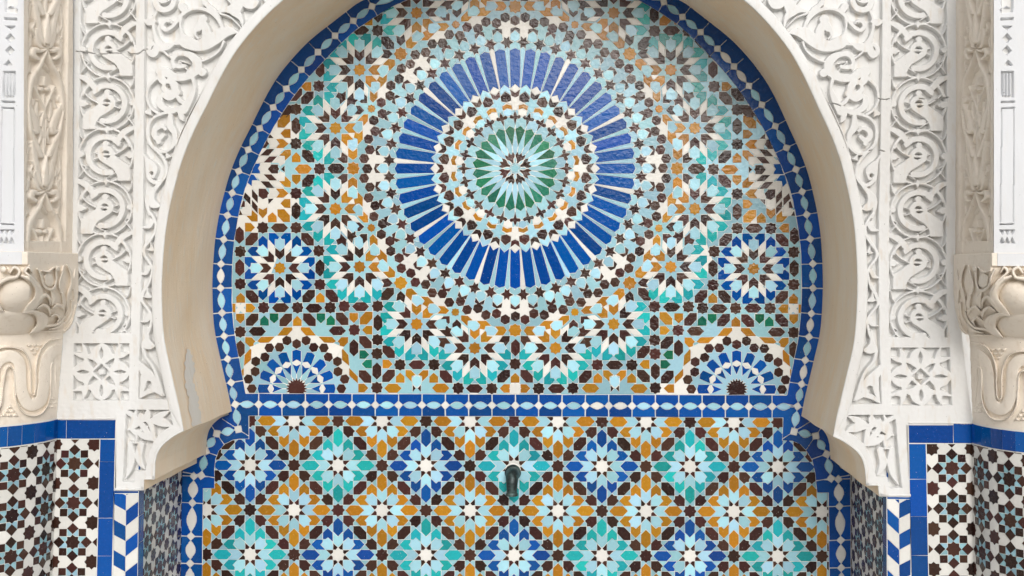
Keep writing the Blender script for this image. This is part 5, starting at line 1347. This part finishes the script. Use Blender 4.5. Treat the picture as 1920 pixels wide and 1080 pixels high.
# ================================================================== the rest of the place
def slab(name, x0, x1, y0, y1, z0, z1, mat, kind='structure'):
    V = [(x0, y0, z0), (x1, y0, z0), (x1, y1, z0), (x0, y1, z0), (x0, y0, z1), (x1, y0, z1), (x1, y1, z1), (x0, y1, z1)]
    o = link(name, mesh(V, [(0, 3, 2, 1), (4, 5, 6, 7), (0, 1, 5, 4), (1, 2, 6, 5), (2, 3, 7, 6), (3, 0, 4, 7)]), mat)
    if kind: o['kind'] = kind
    return o
STONE = plaster('pale court paving', (.60, .57, .52), (.54, .51, .46), (.36, .32, .27), .3, False)
zl = float(at(np.array([600.]), np.array([VB - 2]), 0.)[0][2])
slab('back_wall', -1.9, 1.9, YB + .0005, YB + .5, 0, 4.2, PW)
slab('ground', -60, 60, -60, 8, -.2, 0, STONE)
# masonry below the picture and to both sides
xa = float(at(np.array([262.]), np.array([VB]), 0.)[0][0]); xb = float(at(np.array([1662.]), np.array([VB]), 0.)[0][0])
slab('left_plinth_wall', -3.2, xa - .004, .004, .03, 0, zl, PW); slab('right_plinth_wall', xb + .004, 3.2, .004, .03, 0, zl, PW)
slab('basin_wall', xa + .002, xb - .002, YB - .012, YB + .1, 0, float(at(np.array([900.]), np.array([VB - 1]), YB)[0][2]), PW)

# unseen arcade added behind the camera to shape the reflections in the glaze
def cyl_wall(): pass
opp = thing('unseen_reflection_arcade', 'unseen low arcaded range, added to shape the reflections in the glaze', 'arcade')
OM = plaster('shade-darkened arcade stucco', (.20, .17, .14), (.17, .14, .12), (.25, .2, .16), .3, False)  # shade is put into this dark colour, so the glaze reflects less
def part_box(name, x0, x1, y0, y1, z0, z1, mat, par):
    V = [(x0, y0, z0), (x1, y0, z0), (x1, y1, z0), (x0, y1, z0), (x0, y0, z1), (x1, y0, z1), (x1, y1, z1), (x0, y1, z1)]
    return link(name, mesh(V, [(0, 3, 2, 1), (4, 5, 6, 7), (0, 1, 5, 4), (1, 2, 6, 5), (2, 3, 7, 6), (3, 0, 4, 7)]), mat, par)
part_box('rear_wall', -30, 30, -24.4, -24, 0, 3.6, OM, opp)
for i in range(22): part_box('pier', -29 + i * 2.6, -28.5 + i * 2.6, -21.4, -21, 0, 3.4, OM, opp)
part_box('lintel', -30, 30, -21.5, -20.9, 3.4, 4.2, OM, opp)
part_box('reflection_roof', -30, -2.6, -24.4, -20.6, 4.2, 6.4, OM, opp); part_box('reflection_roof', -2.6, 30, -24.4, -20.6, 4.2, 4.6, OM, opp)  # heights stepped to choose where the glaze mirrors open sky

# ragged lime line where the stucco meets the blue tiles
def mortar(name, Pm, u0, u1, va, vb, par, flip, step=1.6, amp=1.3):
    us = np.arange(u0, u1 + step, step); n = len(us); r = np.random.default_rng(int(abs(u0 * 7 + va)))
    lo = vb + np.cumsum(r.normal(0, .35, n)) * .4; lo = vb + (lo - lo.mean()).clip(-amp, amp) + r.normal(0, .25, n)
    rows = [Pm(us, np.full(n, va), np.full(n, .002)), Pm(us, np.full(n, (va + vb) / 2), np.full(n, .0052)), Pm(us, lo - .7, np.full(n, .0062)), Pm(us, lo, np.full(n, .0025))]
    F = [(a * n + i, (a + 1) * n + i, (a + 1) * n + i + 1, a * n + i + 1) for a in range(3) for i in range(n - 1)]
    link(name, mesh(np.vstack(rows), [f[::-1] for f in F] if flip else F), PW, par, smooth=True)
for side, (Pp, a_, b_, v_) in enumerate(((P_dl, 104.5, 218.0, 785.6), (P_dr, 1703.0, 1824.0, 793.6))):
    mortar('mortar_line', lambda u, v, h, Pp=Pp: Pp(u, v, h + .002), a_, b_, v_ - 3.2, v_ + .4, [dl, dr][side], False)
